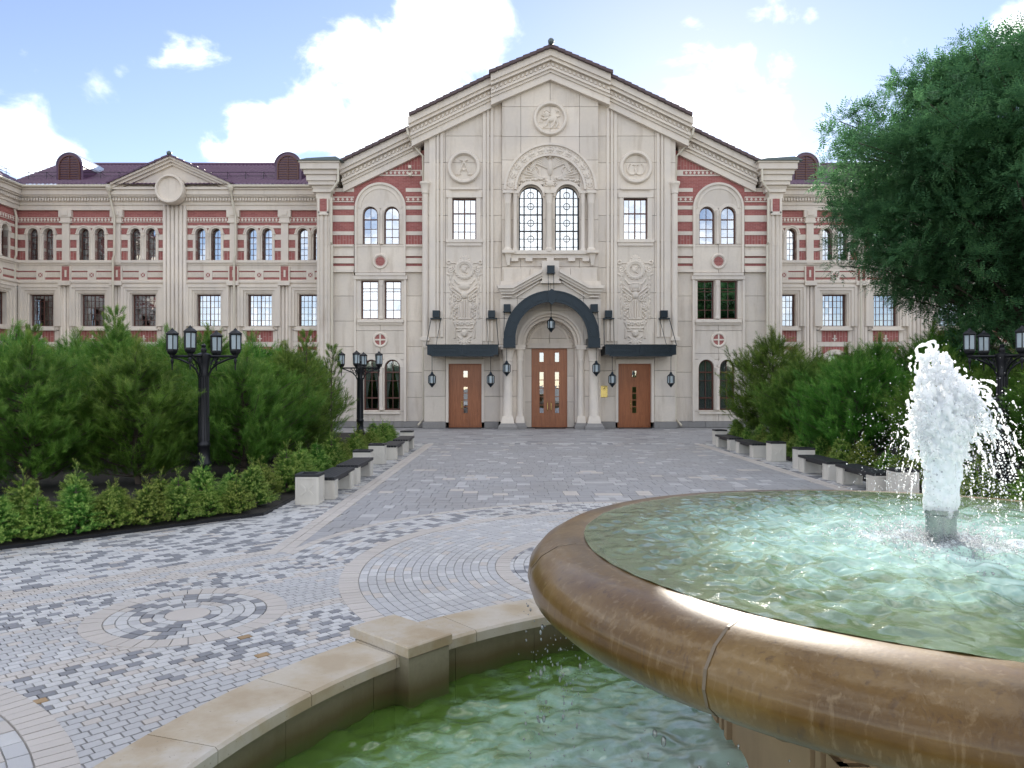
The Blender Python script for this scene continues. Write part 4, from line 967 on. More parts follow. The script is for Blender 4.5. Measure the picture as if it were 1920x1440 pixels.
for s in (-1, 1):
    side = 'left' if s < 0 else 'right'
    yf = -1.75
    xa, xb = Xs(s, 801, yf), Xs(s, 934, yf); lo, hi = min(xa, xb), max(xa, xb); z0, z1 = Zf(667, yf), Zf(647, yf)
    can = thing('entrance_canopy', (BX + (lo + hi) / 2, BY, 0), 0, f'flat dark metal canopy on rods over the {side} side door', 'canopy', 'dark metal canopies over the side doors')
    w = (hi - lo) / 2
    MB().box(-w + .04, w - .04, yf + .04, -.0, z1 - .12, z1 - .04).build('canopy_deck', DMET, can)
    m = MB().box(-w, w, yf, yf + .06, z0 + .05, z1).box(-w, -w + .06, yf + .06, -.01, z0 + .05, z1).box(w - .06, w, yf + .06, -.01, z0 + .05, z1); m.build('canopy_fascia', DMET, can)
    MB().box(-w - .03, w + .03, yf - .03, yf + .08, z1 - .03, z1 + .02).box(-w + .2, w - .2, yf - .01, yf + .05, z0 - .03, z0 + .05).build('canopy_rim', DMET, can)
    for k in range(2):
        x = -w / 2 if k == 0 else w / 2
        for d in (.0, .08):
            m = MB(); ww, hh = w * .38 - d, .15 - d * .8; zc = (z0 + z1) / 2 + .03
            m.box(x - ww, x + ww, yf - .02, yf + .01, zc + hh - .025, zc + hh).box(x - ww, x + ww, yf - .02, yf + .01, zc - hh, zc - hh + .025).box(x - ww, x - ww + .025, yf - .02, yf + .01, zc - hh + .025, zc + hh - .025).box(x + ww - .025, x + ww, yf - .02, yf + .01, zc - hh + .025, zc + hh - .025); m.build('fascia_ornament', DMET, can)
    m = MB(); m.prism([(-.12, z0 + .02), (.12, z0 + .02), (.06, z0 + .2), (0, z1 - .05), (-.06, z0 + .2)], yf - .05, yf + .01); m.build('fascia_finial', DMET, can)
    for px in (818.5, 922):
        x = Xs(s, px) - (lo + hi) / 2; zb = Zf(597); q = -1 if x < 0 else 1
        MB().box(x - .17, x + .17, -.3, -.0, Zf(596), Zf(583)).box(x - .27, x + .27, -.36, -.02, Zf(599), Zf(597.2)).build('anchor_box', DMET, can)
        for e in (-.24, .24):
            MB().tube([(x + e, -.3, zb - .05), (x + e + q * .12, yf + .35, z1)], .02 if q * e > 0 else .013, 5).build('tie_rod', DMET, can)
    for px in (810, 920):
        lantern(BX + Xs(s, px, -1.5), BY - 1.5, Zf(697, -1.5), z1 - .12, f"hanging lantern at the {'inner' if px == 920 else 'outer'} end of the {side} flat canopy")
ac = thing('entrance_canopy', (BX, BY, 0), 0, 'arched dark metal canopy over the middle double door', 'canopy')
yf = -1.75; czz = Zf(634, yf); ro, ri = 2.22, 2.08
MB().arc(0, czz, ri, ro, yf, -.55, 0, PI, 44).build('canopy_vault', DMET, ac)
MB().arc(0, czz, ri - .33, ro - .01, yf - .02, yf + .10, 0, PI, 44).build('canopy_fascia', DMET, ac)
MB().arc(0, czz, ro - .02, ro + .05, yf - .05, yf + .12, 0, PI, 44).build('canopy_rim', DMET, ac)
MB().arc(0, czz, ri - .36, ri - .3, yf - .05, yf + .12, 0, PI, 44).build('canopy_rim', DMET, ac)
for k in range(9):
    a0, a1 = PI * (k + .12) / 9, PI * (k + .88) / 9; MB().arc(0, czz, ri - .22, ro - .1, yf - .045, yf, a0, a1, 6).build('fascia_ornament', DMET, ac)
MB().prism([(-.16, czz + ri - .36), (0, czz + ri - .5), (.16, czz + ri - .36), (.2, czz + ro - .02), (0, czz + ro + .12), (-.2, czz + ro - .02)], yf - .08, yf + .05).build('fascia_finial', DMET, ac)
for s in (-1, 1):
    MB().box(s * (ri - .36), s * (ro + .08), yf - .06, -.6, czz - .45, czz).build('canopy_foot', DMET, ac)
    x = Xs(s, 951, -.7); MB().box(x - .17, x + .17, -.9, -.6, Zf(584, -.7), Zf(571, -.7)).box(x - .2, x + .2, -.95, -.6, Zf(586, -.7), Zf(584.3, -.7)).build('anchor_box', DMET, ac)
    for e in (-.14, .16): MB().tube([(x + e, -.85, Zf(585, -.7)), (x + e * 1.1, yf + .4, czz + .05)], .016, 5).build('tie_rod', DMET, ac)
    lantern(BX + Xs(s, 950, -1.5), BY - 1.5, Zf(676, -1.5), czz - .45, f"hanging lantern under the {'left' if s < 0 else 'right'} foot of the arched canopy")
    MB().tube([(s * .13, -.9, Zf(512, -.8)), (s * .13, yf + .4, czz + ro * .98)], .012, 5).build('tie_rod', DMET, ac)
MB().box(-.18, .18, -1.05, -.78, Zf(512, -.8), Zf(499, -.8)).box(-.2, .2, -1.1, -.78, Zf(514, -.8), Zf(512.3, -.8)).build('anchor_box', DMET, ac)
lantern(BX, BY - 1.2, Zf(594, -1.2), czz + ri, 'hanging lantern in the middle of the arched canopy')
pq = thing('wall_plaque', (BX + L(1132, -.02), BY - .02, Zf(734)), 0, 'small brass plaque on the wall left of the right door', 'plaque')
MB().box(-.17, .17, -.02, .02, -.27, .27).build('plate', BRASS, pq)
MB().box(-.185, .185, -.03, .018, -.285, -.265).box(-.185, .185, -.03, .018, .265, .285).box(-.185, -.165, -.03, .018, -.265, .265).box(.165, .185, -.03, .018, -.265, .265).build('plate_frame', BRASS, pq)
MB().lathe((0, -.02, .17), [(0, -.015), (.05, -.01), (.055, .0)], 12, 'y').build('emblem', BRASS, pq)

# ------------------------------------------------------------------ ground, beds and paving
MB().add([(-600, -300, -.045), (600, -300, -.045), (600, 900, -.045), (-600, 900, -.045)], [(0, 1, 2, 3)])
gr = link('ground', np_mesh('ground', [(-900, -700, -.045), (900, -700, -.045), (900, 1200, -.045), (-900, 1200, -.045)], [(0, 1, 2, 3)], m_plain('far_ground', (.2, .2, .19), .9, .2, 2))); tag(gr, kind='structure')
plaza = link('plaza', np_mesh('plaza', [(-24, -14, -.014), (28, -14, -.014), (28, 37.9, -.014), (-24, 37.9, -.014)], [(0, 1, 2, 3)], SAND)); tag(plaza, kind='structure')
AX = 1.9
def bed(name, s):
    P = [(-4.1, 12.3), (-4.1, 28.6), (-6.5, 33.0), (-26, 33.0), (-26, -9.6)]
    P = [(x if s < 0 else 2 * AX - x, y) for x, y in P]
    m = MB(); n = len(P)
    m.add([(x, y, .05) for x, y in P] + [(x, y, -.05) for x, y in P], [tuple(range(n))] + [(i, (i + 1) % n, (i + 1) % n + n, i + n) for i in range(n)])
    b = m.build(name, SOIL); tag(b, kind='structure')
    for i in (4, 0, 1, 2):                             # thin dark steel edging
        a, c = Vector((*P[i], 0)), Vector((*P[(i + 1) % n], 0)); d = (c - a).normalized(); q = Vector((-d.y, d.x, 0)) * .008
        MB().add([(a.x + q.x, a.y + q.y, -.04), (c.x + q.x, c.y + q.y, -.04), (c.x - q.x, c.y - q.y, -.04), (a.x - q.x, a.y - q.y, -.04), (a.x + q.x, a.y + q.y, .045), (c.x + q.x, c.y + q.y, .045), (c.x - q.x, c.y - q.y, .045), (a.x - q.x, a.y - q.y, .045)],
                 [(0, 1, 5, 4), (1, 2, 6, 5), (2, 3, 7, 6), (3, 0, 4, 7), (4, 5, 6, 7), (3, 2, 1, 0)]).build('bed_edging', IRON, b)
    return b
bed('planting_bed', -1); bed('planting_bed', 1)
BC = (2.06, 2.275); BR = 3.58; BNEAR = .475
def oval_d(x, y):
    dx, dy = x - BC[0], y - BC[1]
    if dy < 0: dy /= BNEAR
    return math.hypot(dx, dy)
C1 = (AX, 8.9); C2 = (-5.6, 2.0); MD = (-3.04, 7.0)
PV = []                                                # (polygon, material index, height)
def quad(cx, cy, ux, uy, l, w, mi, z=0.0):
    vx, vy = -uy, ux; a, b = l / 2 - .003, w / 2 - .003
    PV.append(([(cx + ux * a * i + vx * b * j, cy + uy * a * i + vy * b * j) for i, j in ((-1, -1), (1, -1), (1, 1), (-1, 1))], mi, z))
def sector(c, r0, r1, a0, a1, mi, z=0.0, n=1):
    g = .003; A = [a0 + g / r1 + (a1 - a0 - 2 * g / r1) * k / n for k in range(n + 1)]
    PV.append(([(c[0] + (r0 + g) * math.cos(a), c[1] + (r0 + g) * math.sin(a)) for a in A] + [(c[0] + (r1 - g) * math.cos(a), c[1] + (r1 - g) * math.sin(a)) for a in reversed(A)], mi, z))
LASTD = [0]
def mosaic():
    t = random.random()
    if t < .36 and LASTD[0] and random.random() < .6: t = .5
    LASTD[0] = t < .36
    return 2 if t < .36 else 1 if t < .80 else 0 if t < .93 else 3
Q = math.sqrt(.5)
row = 0; q = -11.6
while q < -2.5:
    band2 = -6.45 < q < -5.6
    pl_, pw_ = (.18, .10) if q < -9.15 else (.11, .085)
    p = -6.0 + (pl_ / 2 if row % 2 else 0) + random.uniform(-.02, .02)
    while p < 11.5:
        x, y = (p + q) * Q, (p - q) * Q                # p along (1,1), q along (1,-1)
        p += pl_
        if x > AX or y < .4 or y > 14.5: continue
        r1 = math.hypot(x - C1[0], y - C1[1]); r2 = math.hypot(x - C2[0], y - C2[1]); rm = math.hypot(x - MD[0], y - MD[1])
        if r1 < 3.82 or r2 < 3.82 or rm < .86 or oval_d(x, y) < BR + .38: continue
        if x > -2.95 and (y > 9.75 or q < -8.9) : continue
        if r1 < 4.72 and y > 9.3: continue
        if q < -9.15:
            if x > -3.1: continue
            mi = mosaic()
        elif q < -8.85: mi = 3
        elif -8.5 < q < -7.72: mi = mosaic()
        elif band2: mi = mosaic() if random.random() > .015 else 4
        elif -8.62 < q < -8.5 or -7.72 < q < -7.58 or -6.6 < q < -6.45 or -5.6 < q < -5.45: mi = 3
        else: mi = random.choices((0, 1, 3), (.84, .08, .08))[0]
        quad(x, y, Q, Q, pl_, pw_, mi)
    q += pw_; row += 1
y = 9.6                                                # straight beige border and mosaic strip beside the benches
while y < 27.3:
    for k in range(2): quad(-3.075 + .15 * k, y + (.12 if k else 0), 0, 1, .24, .15, 3, .004)
    y += .24
y = 11.6; row = 0
while y < 27.3:
    x = -3.18 - (.1 if row % 2 else 0)
    while x > -4.15:
        if (x - y) * Q > -11.45 or x > -4.0: quad(x - .1, y, 1, 0, .2, .125, mosaic())
        x -= .2
    y += .125; row += 1
y = 9.3                                                # large slabs of the walk
while y < 27.25:
    h = .30; x = -2.93 + random.uniform(-.3, 0)
    while x < AX:
        l = random.choice((.2, .3, .3, .3))
        c = x + l / 2; r1 = math.hypot(c - C1[0], y - C1[1])
        if c > -2.93 and r1 > 4.78 and (c - y) * Q < -5.0: quad(min(c, AX + .2), y, 1, 0, l, h, random.choices((5, 0, 3), (.90, .08, .02))[0])
        x += l
    y += h
for y in (27.36, 27.48, 27.6):
    x = -4
    while x < AX: quad(x, y, 1, 0, .2, .12, mosaic()); x += .2
y = 27.82
while y < 37.6:
    x = -15 + random.uniform(-.3, 0)
    while x < AX:
        l = random.choice((.3, .45, .6)); 
        if not (x < -4.2 and y < 28.5 or x < -5.5 and y < 33.2): quad(x + l / 2, y, 1, 0, l, .3, random.choices((5, 0, 2), (.83, .1, .07))[0])
        x += l
    y += .3
def rings(c, a0, a1, r0, r1, dr, arc, mat, z=0.0, keep=None, jitter=0):
    r = r0
    k = 0
    while r < r1 - .01:
        n = max(3, int((a1 - a0) * (r + dr / 2) / arc)); off = (.5 if k % 2 else 0)
        for i in range(n):
            b0, b1 = a0 + (a1 - a0) * (i + off) / n, a0 + (a1 - a0) * (i + 1 + off) / n
            am = (b0 + b1) / 2; x, y = c[0] + (r + dr / 2) * math.cos(am), c[1] + (r + dr / 2) * math.sin(am)
            if keep and not keep(x, y): continue
            sector(c, r, r + dr, b0, b1, mat(), z, 1 if arc < .35 else 2)
        r += dr; k += 1
kl = lambda x, y: x < AX + .1 and oval_d(x, y) > BR + .38
gm = lambda: random.choices((0, 1, 3), (.7, .2, .1))[0]
rings(C1, PI / 2, 3 * PI / 2, 2.1, 3.65, .097, .17, gm, 0, kl)
rings(C1, PI / 2, 3 * PI / 2, 1.92, 2.1, .18, .10, lambda: 3, .003, kl)
rings(C1, PI / 2, 3 * PI / 2, .2, 1.92, .12, .14, mosaic, 0, kl)
rings(C1, PI / 2, 3 * PI / 2, 3.65, 3.87, .22, .10, lambda: 3, .004, kl)
rings(C1, PI / 2, 3 * PI / 2, 3.87, 4.70, .104, .17, mosaic, .002, lambda x, y: kl(x, y) and y > 9.25)
rings(C1, PI / 2, 3 * PI / 2, 4.70, 4.84, .14, .2, lambda: 3, .004, lambda x, y: kl(x, y) and y > 9.55)
k2 = lambda x, y: y > 1.0 and x > -9
rings(C2, -.4, 2.2, 3.65, 3.87, .22, .10, lambda: 3, .004, k2)
rings(C2, -.4, 2.2, 1.73, 3.65, .12, .2, gm, 0, k2)
rings(MD, 0, 2 * PI, .0 + .205, .705, .10, .13, mosaic, .003)
rings(MD, 0, 2 * PI, .705, .90, .195, .13, lambda: 3, .004)
PV.append(([(MD[0] + .2 * math.cos(2 * PI * i / 24), MD[1] + .2 * math.sin(2 * PI * i / 24)) for i in range(24)], 3, .004))
NL = len(PV)
PV += [([(2 * AX - x, y) for x, y in reversed(p)], mi, z) for p, mi, z in PV]
def paver_geo(p, z):
    n = len(p); cx = sum(a for a, b in p) / n; cy = sum(b for a, b in p) / n
    zt = z + random.uniform(-.0015, .0015); i_ = .0025
    top = []
    for x, y in p:
        d = math.hypot(cx - x, cy - y) or 1; top.append((x + (cx - x) / d * i_ * 1.4, y + (cy - y) / d * i_ * 1.4, zt))
    v = [(x, y, -.02) for x, y in p] + top
    return v, [tuple(range(n, 2 * n))] + [(i, (i + 1) % n, (i + 1) % n + n, i + n) for i in range(n)]
def shown(p):
    cx = sum(a for a, b in p) / len(p); cy = sum(b for a, b in p) / len(p)
    if cy < 3: return 0
    u, v = 960 + F * cx / cy, YH + F * H / cy
    if not (5 < u < 1250 and v < 1438) or (u > 975 and v > 960) or oval_d(cx, cy) < 4.1: return 0
    pp = [(960 + F * x / y, YH + F * H / y) for x, y in p]
    return abs(sum(pp[i][0] * pp[(i + 1) % len(pp)][1] - pp[(i + 1) % len(pp)][0] * pp[i][1] for i in range(len(pp)))) / 2
order = sorted(range(NL), key=lambda i: -shown(PV[i][0]))[:300]
single = set(order)
groups = {}
for i, (p, mi, z) in enumerate(PV):
    v, f = paver_geo(p, z)
    if i in single:
        cx, cy = p[0]
        o = MB().add([(a - cx, b - cy, c) for a, b, c in v], f).build('paver', PAVMATS[mi], plaza, fix=False); o.location = (cx, cy, 0)
    else:
        groups.setdefault(mi, MB()).add(v, f)
for mi, g in groups.items():
    o = g.build('paving_field', PAVMATS[mi], plaza, fix=False); tag(o, kind='stuff')

# ------------------------------------------------------------------ lower basin of the fountain
def oval(r, a): 
    sa = math.sin(a); return (BC[0] + r * math.cos(a), BC[1] + r * sa * (1 if sa > 0 else BNEAR + (r - BR) * .25 * 0 + (.42 * (r - BR) / .42) * .05))
def sweep(prof, a0, a1, n=5, gap=0.0):
    m = MB(); v = []
    for i in range(n + 1):
        a = a0 + gap + (a1 - a0 - 2 * gap) * i / n
        for r, z in prof:
            x, y = oval(r, a); v.append((x, y, z))
    k = len(prof); f = []
    for i in range(n):
        for j in range(k): f.append((i * k + j, i * k + (j + 1) % k, (i + 1) * k + (j + 1) % k, (i + 1) * k + j))
    f += [tuple(range(k)), tuple(range(n * k, n * k + k))[::-1]]
    return m.add(v, f)
def m_coping():
    t = MT('weathered_coping_stone'); w = t.world(); n1 = t.noise(w, 2.2, 6, .6); n2 = t.noise(w, 30, 5, .7); n3 = t.noise(w, 55, 2)
    c = t.ramp(n1, [(.38, (.33, .25, .15)), (.48, (.41, .345, .255)), (.55, (.45, .41, .35)), (.64, (.50, .475, .44))])
    c = t.mix(t.math('MULTIPLY', n2, .35), c, (.26, .205, .13)); c = t.mix(t.ramp(n3, [(.68, (0, 0, 0)), (.74, (.7, .7, .7))]), c, (.16, .13, .1))
    oi = t.n('ShaderNodeObjectInfo'); c = t.mix(t.math('MULTIPLY', oi.outputs['Random'], .3), c, (.46, .39, .29))
    return t.out(c, t.math('ADD', t.math('MULTIPLY', n1, .4), .25), t.bump(n2, .2, .004))
def m_wetwall():
    t = MT('algae_stained_basin_wall'); w = t.world(); g = t.n('ShaderNodeNewGeometry'); sp = t.n('ShaderNodeSeparateXYZ'); t.l(g.outputs['Position'], sp.inputs[0])
    n1 = t.noise(t.world((3, 3, .6)), 1.6, 6, .6); n2 = t.noise(w, 35, 4)
    h = t.math('ADD', sp.outputs['Z'], t.math('MULTIPLY', n1, .12))
    c = t.ramp(h, [(.27, (.06, .085, .015)), (.34, (.10, .075, .03)), (.42, (.20, .17, .11)), (.52, (.28, .25, .18))])
    c = t.mix(t.math('MULTIPLY', n2, .5), c, (.10, .08, .045))
    return t.out(c, .4, t.bump(n2, .25, .004))
COPE = m_coping(); WETW = m_wetwall()
def m_floor(name, a, b, sc=9):
    t = MT(name); w = t.world(); n = t.noise(w, sc, 5, .6, .8); n2 = t.noise(w, 1.1, 3)
    c = t.ramp(n, [(.35, a), (.65, b)]); c = t.mix(t.math('MULTIPLY', n2, .5), c, a); return t.out(c, .6)
POOLFLOOR = m_floor('algae_green_pool_floor', (.12, .24, .02), (.30, .46, .08))
BOWLFLOOR = m_floor('pale_green_bowl_floor', (.34, .40, .17), (.50, .56, .32))
basin = thing('fountain_basin', (0, 0, 0), 0, 'low curved stone basin wall with coping holding green water', 'fountain basin')
NSEG = 34
for k in range(NSEG):
    a0, a1 = 2 * PI * k / NSEG + .05, 2 * PI * (k + 1) / NSEG + .05
    sweep([(BR, .425), (BR, .485), (BR + .015, .5), (BR + .405, .5), (BR + .42, .485), (BR + .42, .425)], a0, a1, 4, .0007).build('coping_stone', COPE, basin)
    sweep([(BR + .045, -.4), (BR + .045, .428), (BR + .385, .428), (BR + .385, -.02), (BR + .385, -.4)], a0 + .04, a1 + .04, 4, .0006).build('wall_stone', WETW, basin)
fl = MB().add([(*oval(BR + .1, 2 * PI * i / 64), -.38) for i in range(64)], [tuple(range(64))]).build('basin_floor', POOLFLOOR, basin)
for ang in (137.5, 42.5):
    a = R(ang); ca, sa = math.cos(a), math.sin(a)
    def blk(r0, r1, hw, z0, z1, nm, mat):
        c = [(BC[0] + r * ca - sa * t, BC[1] + r * sa + ca * t) for r, t in ((r0, -hw), (r1, -hw), (r1, hw), (r0, hw))]
        i_ = .008; m = MB()
        cx = sum(p[0] for p in c) / 4; cy = sum(p[1] for p in c) / 4
        tp = [(x + (cx - x) * .03, y + (cy - y) * .03) for x, y in c]
        m.add([(x, y, z0) for x, y in c] + [(x, y, z1 - i_) for x, y in c] + [(x, y, z1) for x, y in tp], [(3, 2, 1, 0)] + [(i, (i + 1) % 4, (i + 1) % 4 + 4, i + 4) for i in range(4)] + [(i + 4, (i + 1) % 4 + 4, (i + 1) % 4 + 8, i + 8) for i in range(4)] + [(8, 9, 10, 11)])
        return m.build(nm, mat, basin)
    blk(3.49, 4.03, .165, -.38, .50, 'pier', WETW); blk(3.475, 4.07, .18, .505, .57, 'pier_cap', COPE)

def waves(X, Y, n, lmin, lmax, amp, seed, cx=None, ring=0.0):
    g = np.random.default_rng(seed); Z = np.zeros_like(X)
    for i in range(n):
        lam = lmin * (lmax / lmin) ** g.random(); a = g.random() * 2 * PI; k = 2 * PI / lam
        Z += amp * lam * np.sin(k * (X * math.cos(a) + Y * math.sin(a)) + g.random() * 6.28 + 1.2 * np.sin(X * 3.1 + i) * np.cos(Y * 2.7 + i))
    if cx is not None:
        d = np.hypot(X - cx[0], Y - cx[1]); Z += ring * np.sin(d * 38) * np.exp(-d * 1.4)
    return Z
def m_water(name, tint, milk, milkfac, rough=.02, bsc=26, bst=.25, ior=1.55):
    t = MT(name); t.t.nodes.remove(t.b); w = t.world()
    n = t.noise(w, bsc, 4, .6, .4); nrm = t.bump(n, bst, .03)
    tr = t.n('ShaderNodeBsdfTransparent'); tr.inputs[0].default_value = (*tint, 1)
    df = t.n('ShaderNodeBsdfDiffuse'); mf = milkfac(t); t.l(t.ramp(mf, milk), df.inputs[0]); t.l(nrm, df.inputs['Normal'])
    gl = t.n('ShaderNodeBsdfGlossy'); gl.inputs['Roughness'].default_value = rough; t.l(nrm, gl.inputs['Normal'])
    fr = t.n('ShaderNodeFresnel'); fr.inputs[0].default_value = ior; t.l(nrm, fr.inputs['Normal'])
    a = t.n('ShaderNodeMixShader'); t.l(mf, a.inputs[0]); t.l(tr.outputs[0], a.inputs[1]); t.l(df.outputs[0], a.inputs[2])
    b = t.n('ShaderNodeMixShader'); t.l(fr.outputs[0], b.inputs[0]); t.l(a.outputs[0], b.inputs[1]); t.l(gl.outputs[0], b.inputs[2]); t.l(b.outputs[0], t.o.inputs[0]); return t.m
FC = (2.06, 3.586)
def aer(c, r0, r1, lo, hi):                            # air bubbles whiten the water round the splash
    def fn(t):
        g = t.n('ShaderNodeNewGeometry'); d = t.n('ShaderNodeVectorMath', operation='DISTANCE'); t.l(g.outputs['Position'], d.inputs[0]); d.inputs[1].default_value = c
        n = t.noise(g.outputs['Position'], 5, 5, .65, .5)
        mr = t.n('ShaderNodeMapRange'); mr.inputs[1].default_value = r0; mr.inputs[2].default_value = r1; mr.inputs[3].default_value = hi; mr.inputs[4].default_value = lo
        t.l(t.math('ADD', d.outputs['Value'], t.math('MULTIPLY', t.math('SUBTRACT', n, .5), 2.2)), mr.inputs[0]); return mr.outputs[0]
    return fn
WPOOL = m_water('green_pool_water', (.70, .88, .40), [(.35, (.18, .36, .06)), (.55, (.38, .62, .40)), (.78, (.58, .80, .69))], aer((2.2, 2.4, .2), 1.7, 3.45, .34, .88), .02, 16, .12, 1.7)
WBOWL = m_water('turquoise_bowl_water', (.74, .90, .70), [(.3, (.38, .54, .30)), (.55, (.44, .68, .55)), (.8, (.52, .75, .66)), (.94, (.85, .92, .93))], aer((FC[0], FC[1], 1.4), .02, 1.5, .24, .95), .008, 30, .06, 1.8)
def water_sheet(name, fn, nr, na, z, wav, mat, rmin=0.0):
    rr = np.linspace(rmin, 1, nr); aa = np.linspace(0, 2 * PI, na, endpoint=False)
    Rr, A = np.meshgrid(rr, aa, indexing='ij'); X, Y = fn(Rr, A); Z = z + wav(X, Y)
    V = np.stack([X, Y, Z], -1).reshape(-1, 3); idx = np.arange(nr * na).reshape(nr, na); nx = np.roll(idx, -1, 1)
    q = np.stack([idx[:-1], idx[1:], nx[1:], nx[:-1]], -1).reshape(-1, 4)
    return link(name, np_mesh(name, V, q, mat, smooth=True))
def fpool(r, a):
    s = np.sin(a); return BC[0] + r * (BR + .04) * np.cos(a), BC[1] + r * (BR + .04) * s * np.where(s > 0, 1, BNEAR)
tag(water_sheet('pool_water', fpool, 360, 900, .19, lambda X, Y: waves(X, Y, 44, .07, .36, .0066, 3), WPOOL), kind='structure')

# ------------------------------------------------------------------ upper bowl
def m_bowl():
    t = MT('wet_brown_polished_stone'); w = t.world(); n1 = t.noise(w, 2.0, 5, .6); n2 = t.noise(t.world((1, 1, .25)), 22, 5, .6, .3); n3 = t.noise(w, 60, 3)
    c = t.ramp(n1, [(.38, (.075, .038, .006)), (.52, (.125, .066, .011)), (.64, (.18, .108, .03))]); c = t.mix(t.math('MULTIPLY', n3, .4), c, (.06, .035, .014))
    nrm = t.bump(n3, .08, .004)
    g = t.n('ShaderNodeNewGeometry'); mpv = t.n('ShaderNodeMapping'); mpv.inputs['Scale'].default_value = (1, 1, .12); t.l(g.outputs['Position'], mpv.inputs[0])
    n4 = t.noise(mpv.outputs[0], 34, 4, .6, .5); n5 = t.noise(w, 7, 3)
    c = t.mix(t.ramp(n4, [(.56, (0, 0, 0)), (.70, (.45, .45, .45))]), c, (.24, .17, .09)); c = t.mix(t.ramp(n4, [(.30, (.6, .6, .6)), (.42, (0, 0, 0))]), c, (.05, .024, .008))
    film = t.bump(t.math('ADD', t.math('MULTIPLY', n4, .6), t.math('MULTIPLY', n5, .5)), .14, .02)
    t.b.inputs['Coat Roughness'].default_value = .05; t.b.inputs['Coat IOR'].default_value = 1.45; t.l(film, t.b.inputs['Coat Normal'])
    return t.out(c, .42, nrm, 0.0, .45, .3)
BOWL = m_bowl()
bowl = thing('fountain_bowl', (FC[0], FC[1], -.38), 0, 'wide brown stone fountain bowl brimming with turquoise water on a pedestal', 'fountain bowl')
zo = .38
RIM = [(1.60, 1.30), (1.64, 1.375), (1.69, 1.398), (1.76, 1.402), (1.85, 1.388), (1.925, 1.345), (1.975, 1.285), (1.985, 1.225), (1.965, 1.165), (1.92, 1.125), (1.86, 1.108), (1.80, 1.105)]
NB = 9
RMORT = m_plain('rim_mortar', (.15, .115, .075), .6)
for k in range(NB):
    a0, a1 = 2 * PI * k / NB + 3.87 + .0016, 2 * PI * (k + 1) / NB + 3.87 - .0016
    pr = RIM + [(1.62, 1.13)]
    m = MB(); n = 20; v = []; f = []
    for i in range(n + 1):
        a = a0 + (a1 - a0) * i / n; e = .997 if i in (0, n) else 1
        for r, z in pr: v.append((r * e * math.cos(a), r * e * math.sin(a), (z - 1.18) * e + 1.18 + zo))
    q = len(pr)
    for i in range(n):
        for j in range(q): f.append((i * q + j, i * q + (j + 1) % q, (i + 1) * q + (j + 1) % q, (i + 1) * q + j))
    f += [tuple(range(q)), tuple(range(n * q, n * q + q))[::-1]]
    m.add(v, f).build('rim_stone', BOWL, bowl, 50)
for k in range(NB):
    a = 2 * PI * k / NB + 3.87
    MB().lathe((0, 0, zo), [(r * .9985, z) for r, z in RIM], 1, 'z', a - .003, a + .003).build('rim_joint', RMORT, bowl)
MB().lathe((0, 0, zo), [(1.82, 1.112), (1.78, 1.08), (1.6, 1.0), (1.2, .80), (.95, .66), (.84, .5)], 72).build('bowl_underside', BOWL, bowl, 50)
MB().lathe((0, 0, zo), [(0, 1.12), (1.2, 1.15), (1.5, 1.24), (1.63, 1.31)], 64).build('bowl_floor', BOWLFLOOR, bowl, True)
a = .84
TAN = m_stone('tan_pedestal_stone', (.36, .25, .14), .15, .05, .4, .15)
MB().box(-a, a, -a, a, .0, .78 + zo).build('pedestal', TAN, bowl)
for (sx, sy, rot) in ((-1, 0, 0), (0, -1, 1)):
    for (u0, u1, v0, v1) in ((-1.03, -.9, .0, .76), (.9, 1.03, .0, .76), (-.84, -.78, .0, .74), (.78, .84, .0, .74), (.66, .72, .0, .7), (-.72, -.66, .0, .7), (-.66, .66, .66, .7)):
        m = MB()
        if rot == 0: m.box(-a - .03, -a + .01, u0 * a, u1 * a, v0 + zo, v1 + zo)
        else: m.box(u0 * a, u1 * a, -a - .03, -a + .01, v0 + zo, v1 + zo)
        m.build('pedestal_moulding', TAN, bowl)
NOZ = m_plain('wet_steel_pipe', (.33, .36, .36), .25, .15, 10, .9)
MB().lathe((0, 0, zo), [(.066, 1.1), (.066, 1.53), (.074, 1.535), (.074, 1.556), (.058, 1.556), (.058, 1.5)], 24).build('nozzle', NOZ, bowl, 40)
tag(water_sheet('bowl_water', lambda r, a: (FC[0] + r * 1.705 * np.cos(a), FC[1] + r * 1.705 * np.sin(a)), 300, 900, 1.402, lambda X, Y: waves(X, Y, 60, .05, .26, .0082, 5, FC, .012) * (1 - .75 * np.clip((np.hypot(X - FC[0], Y - FC[1]) - 1.3) / .4, 0, 1)), WBOWL), kind='structure')
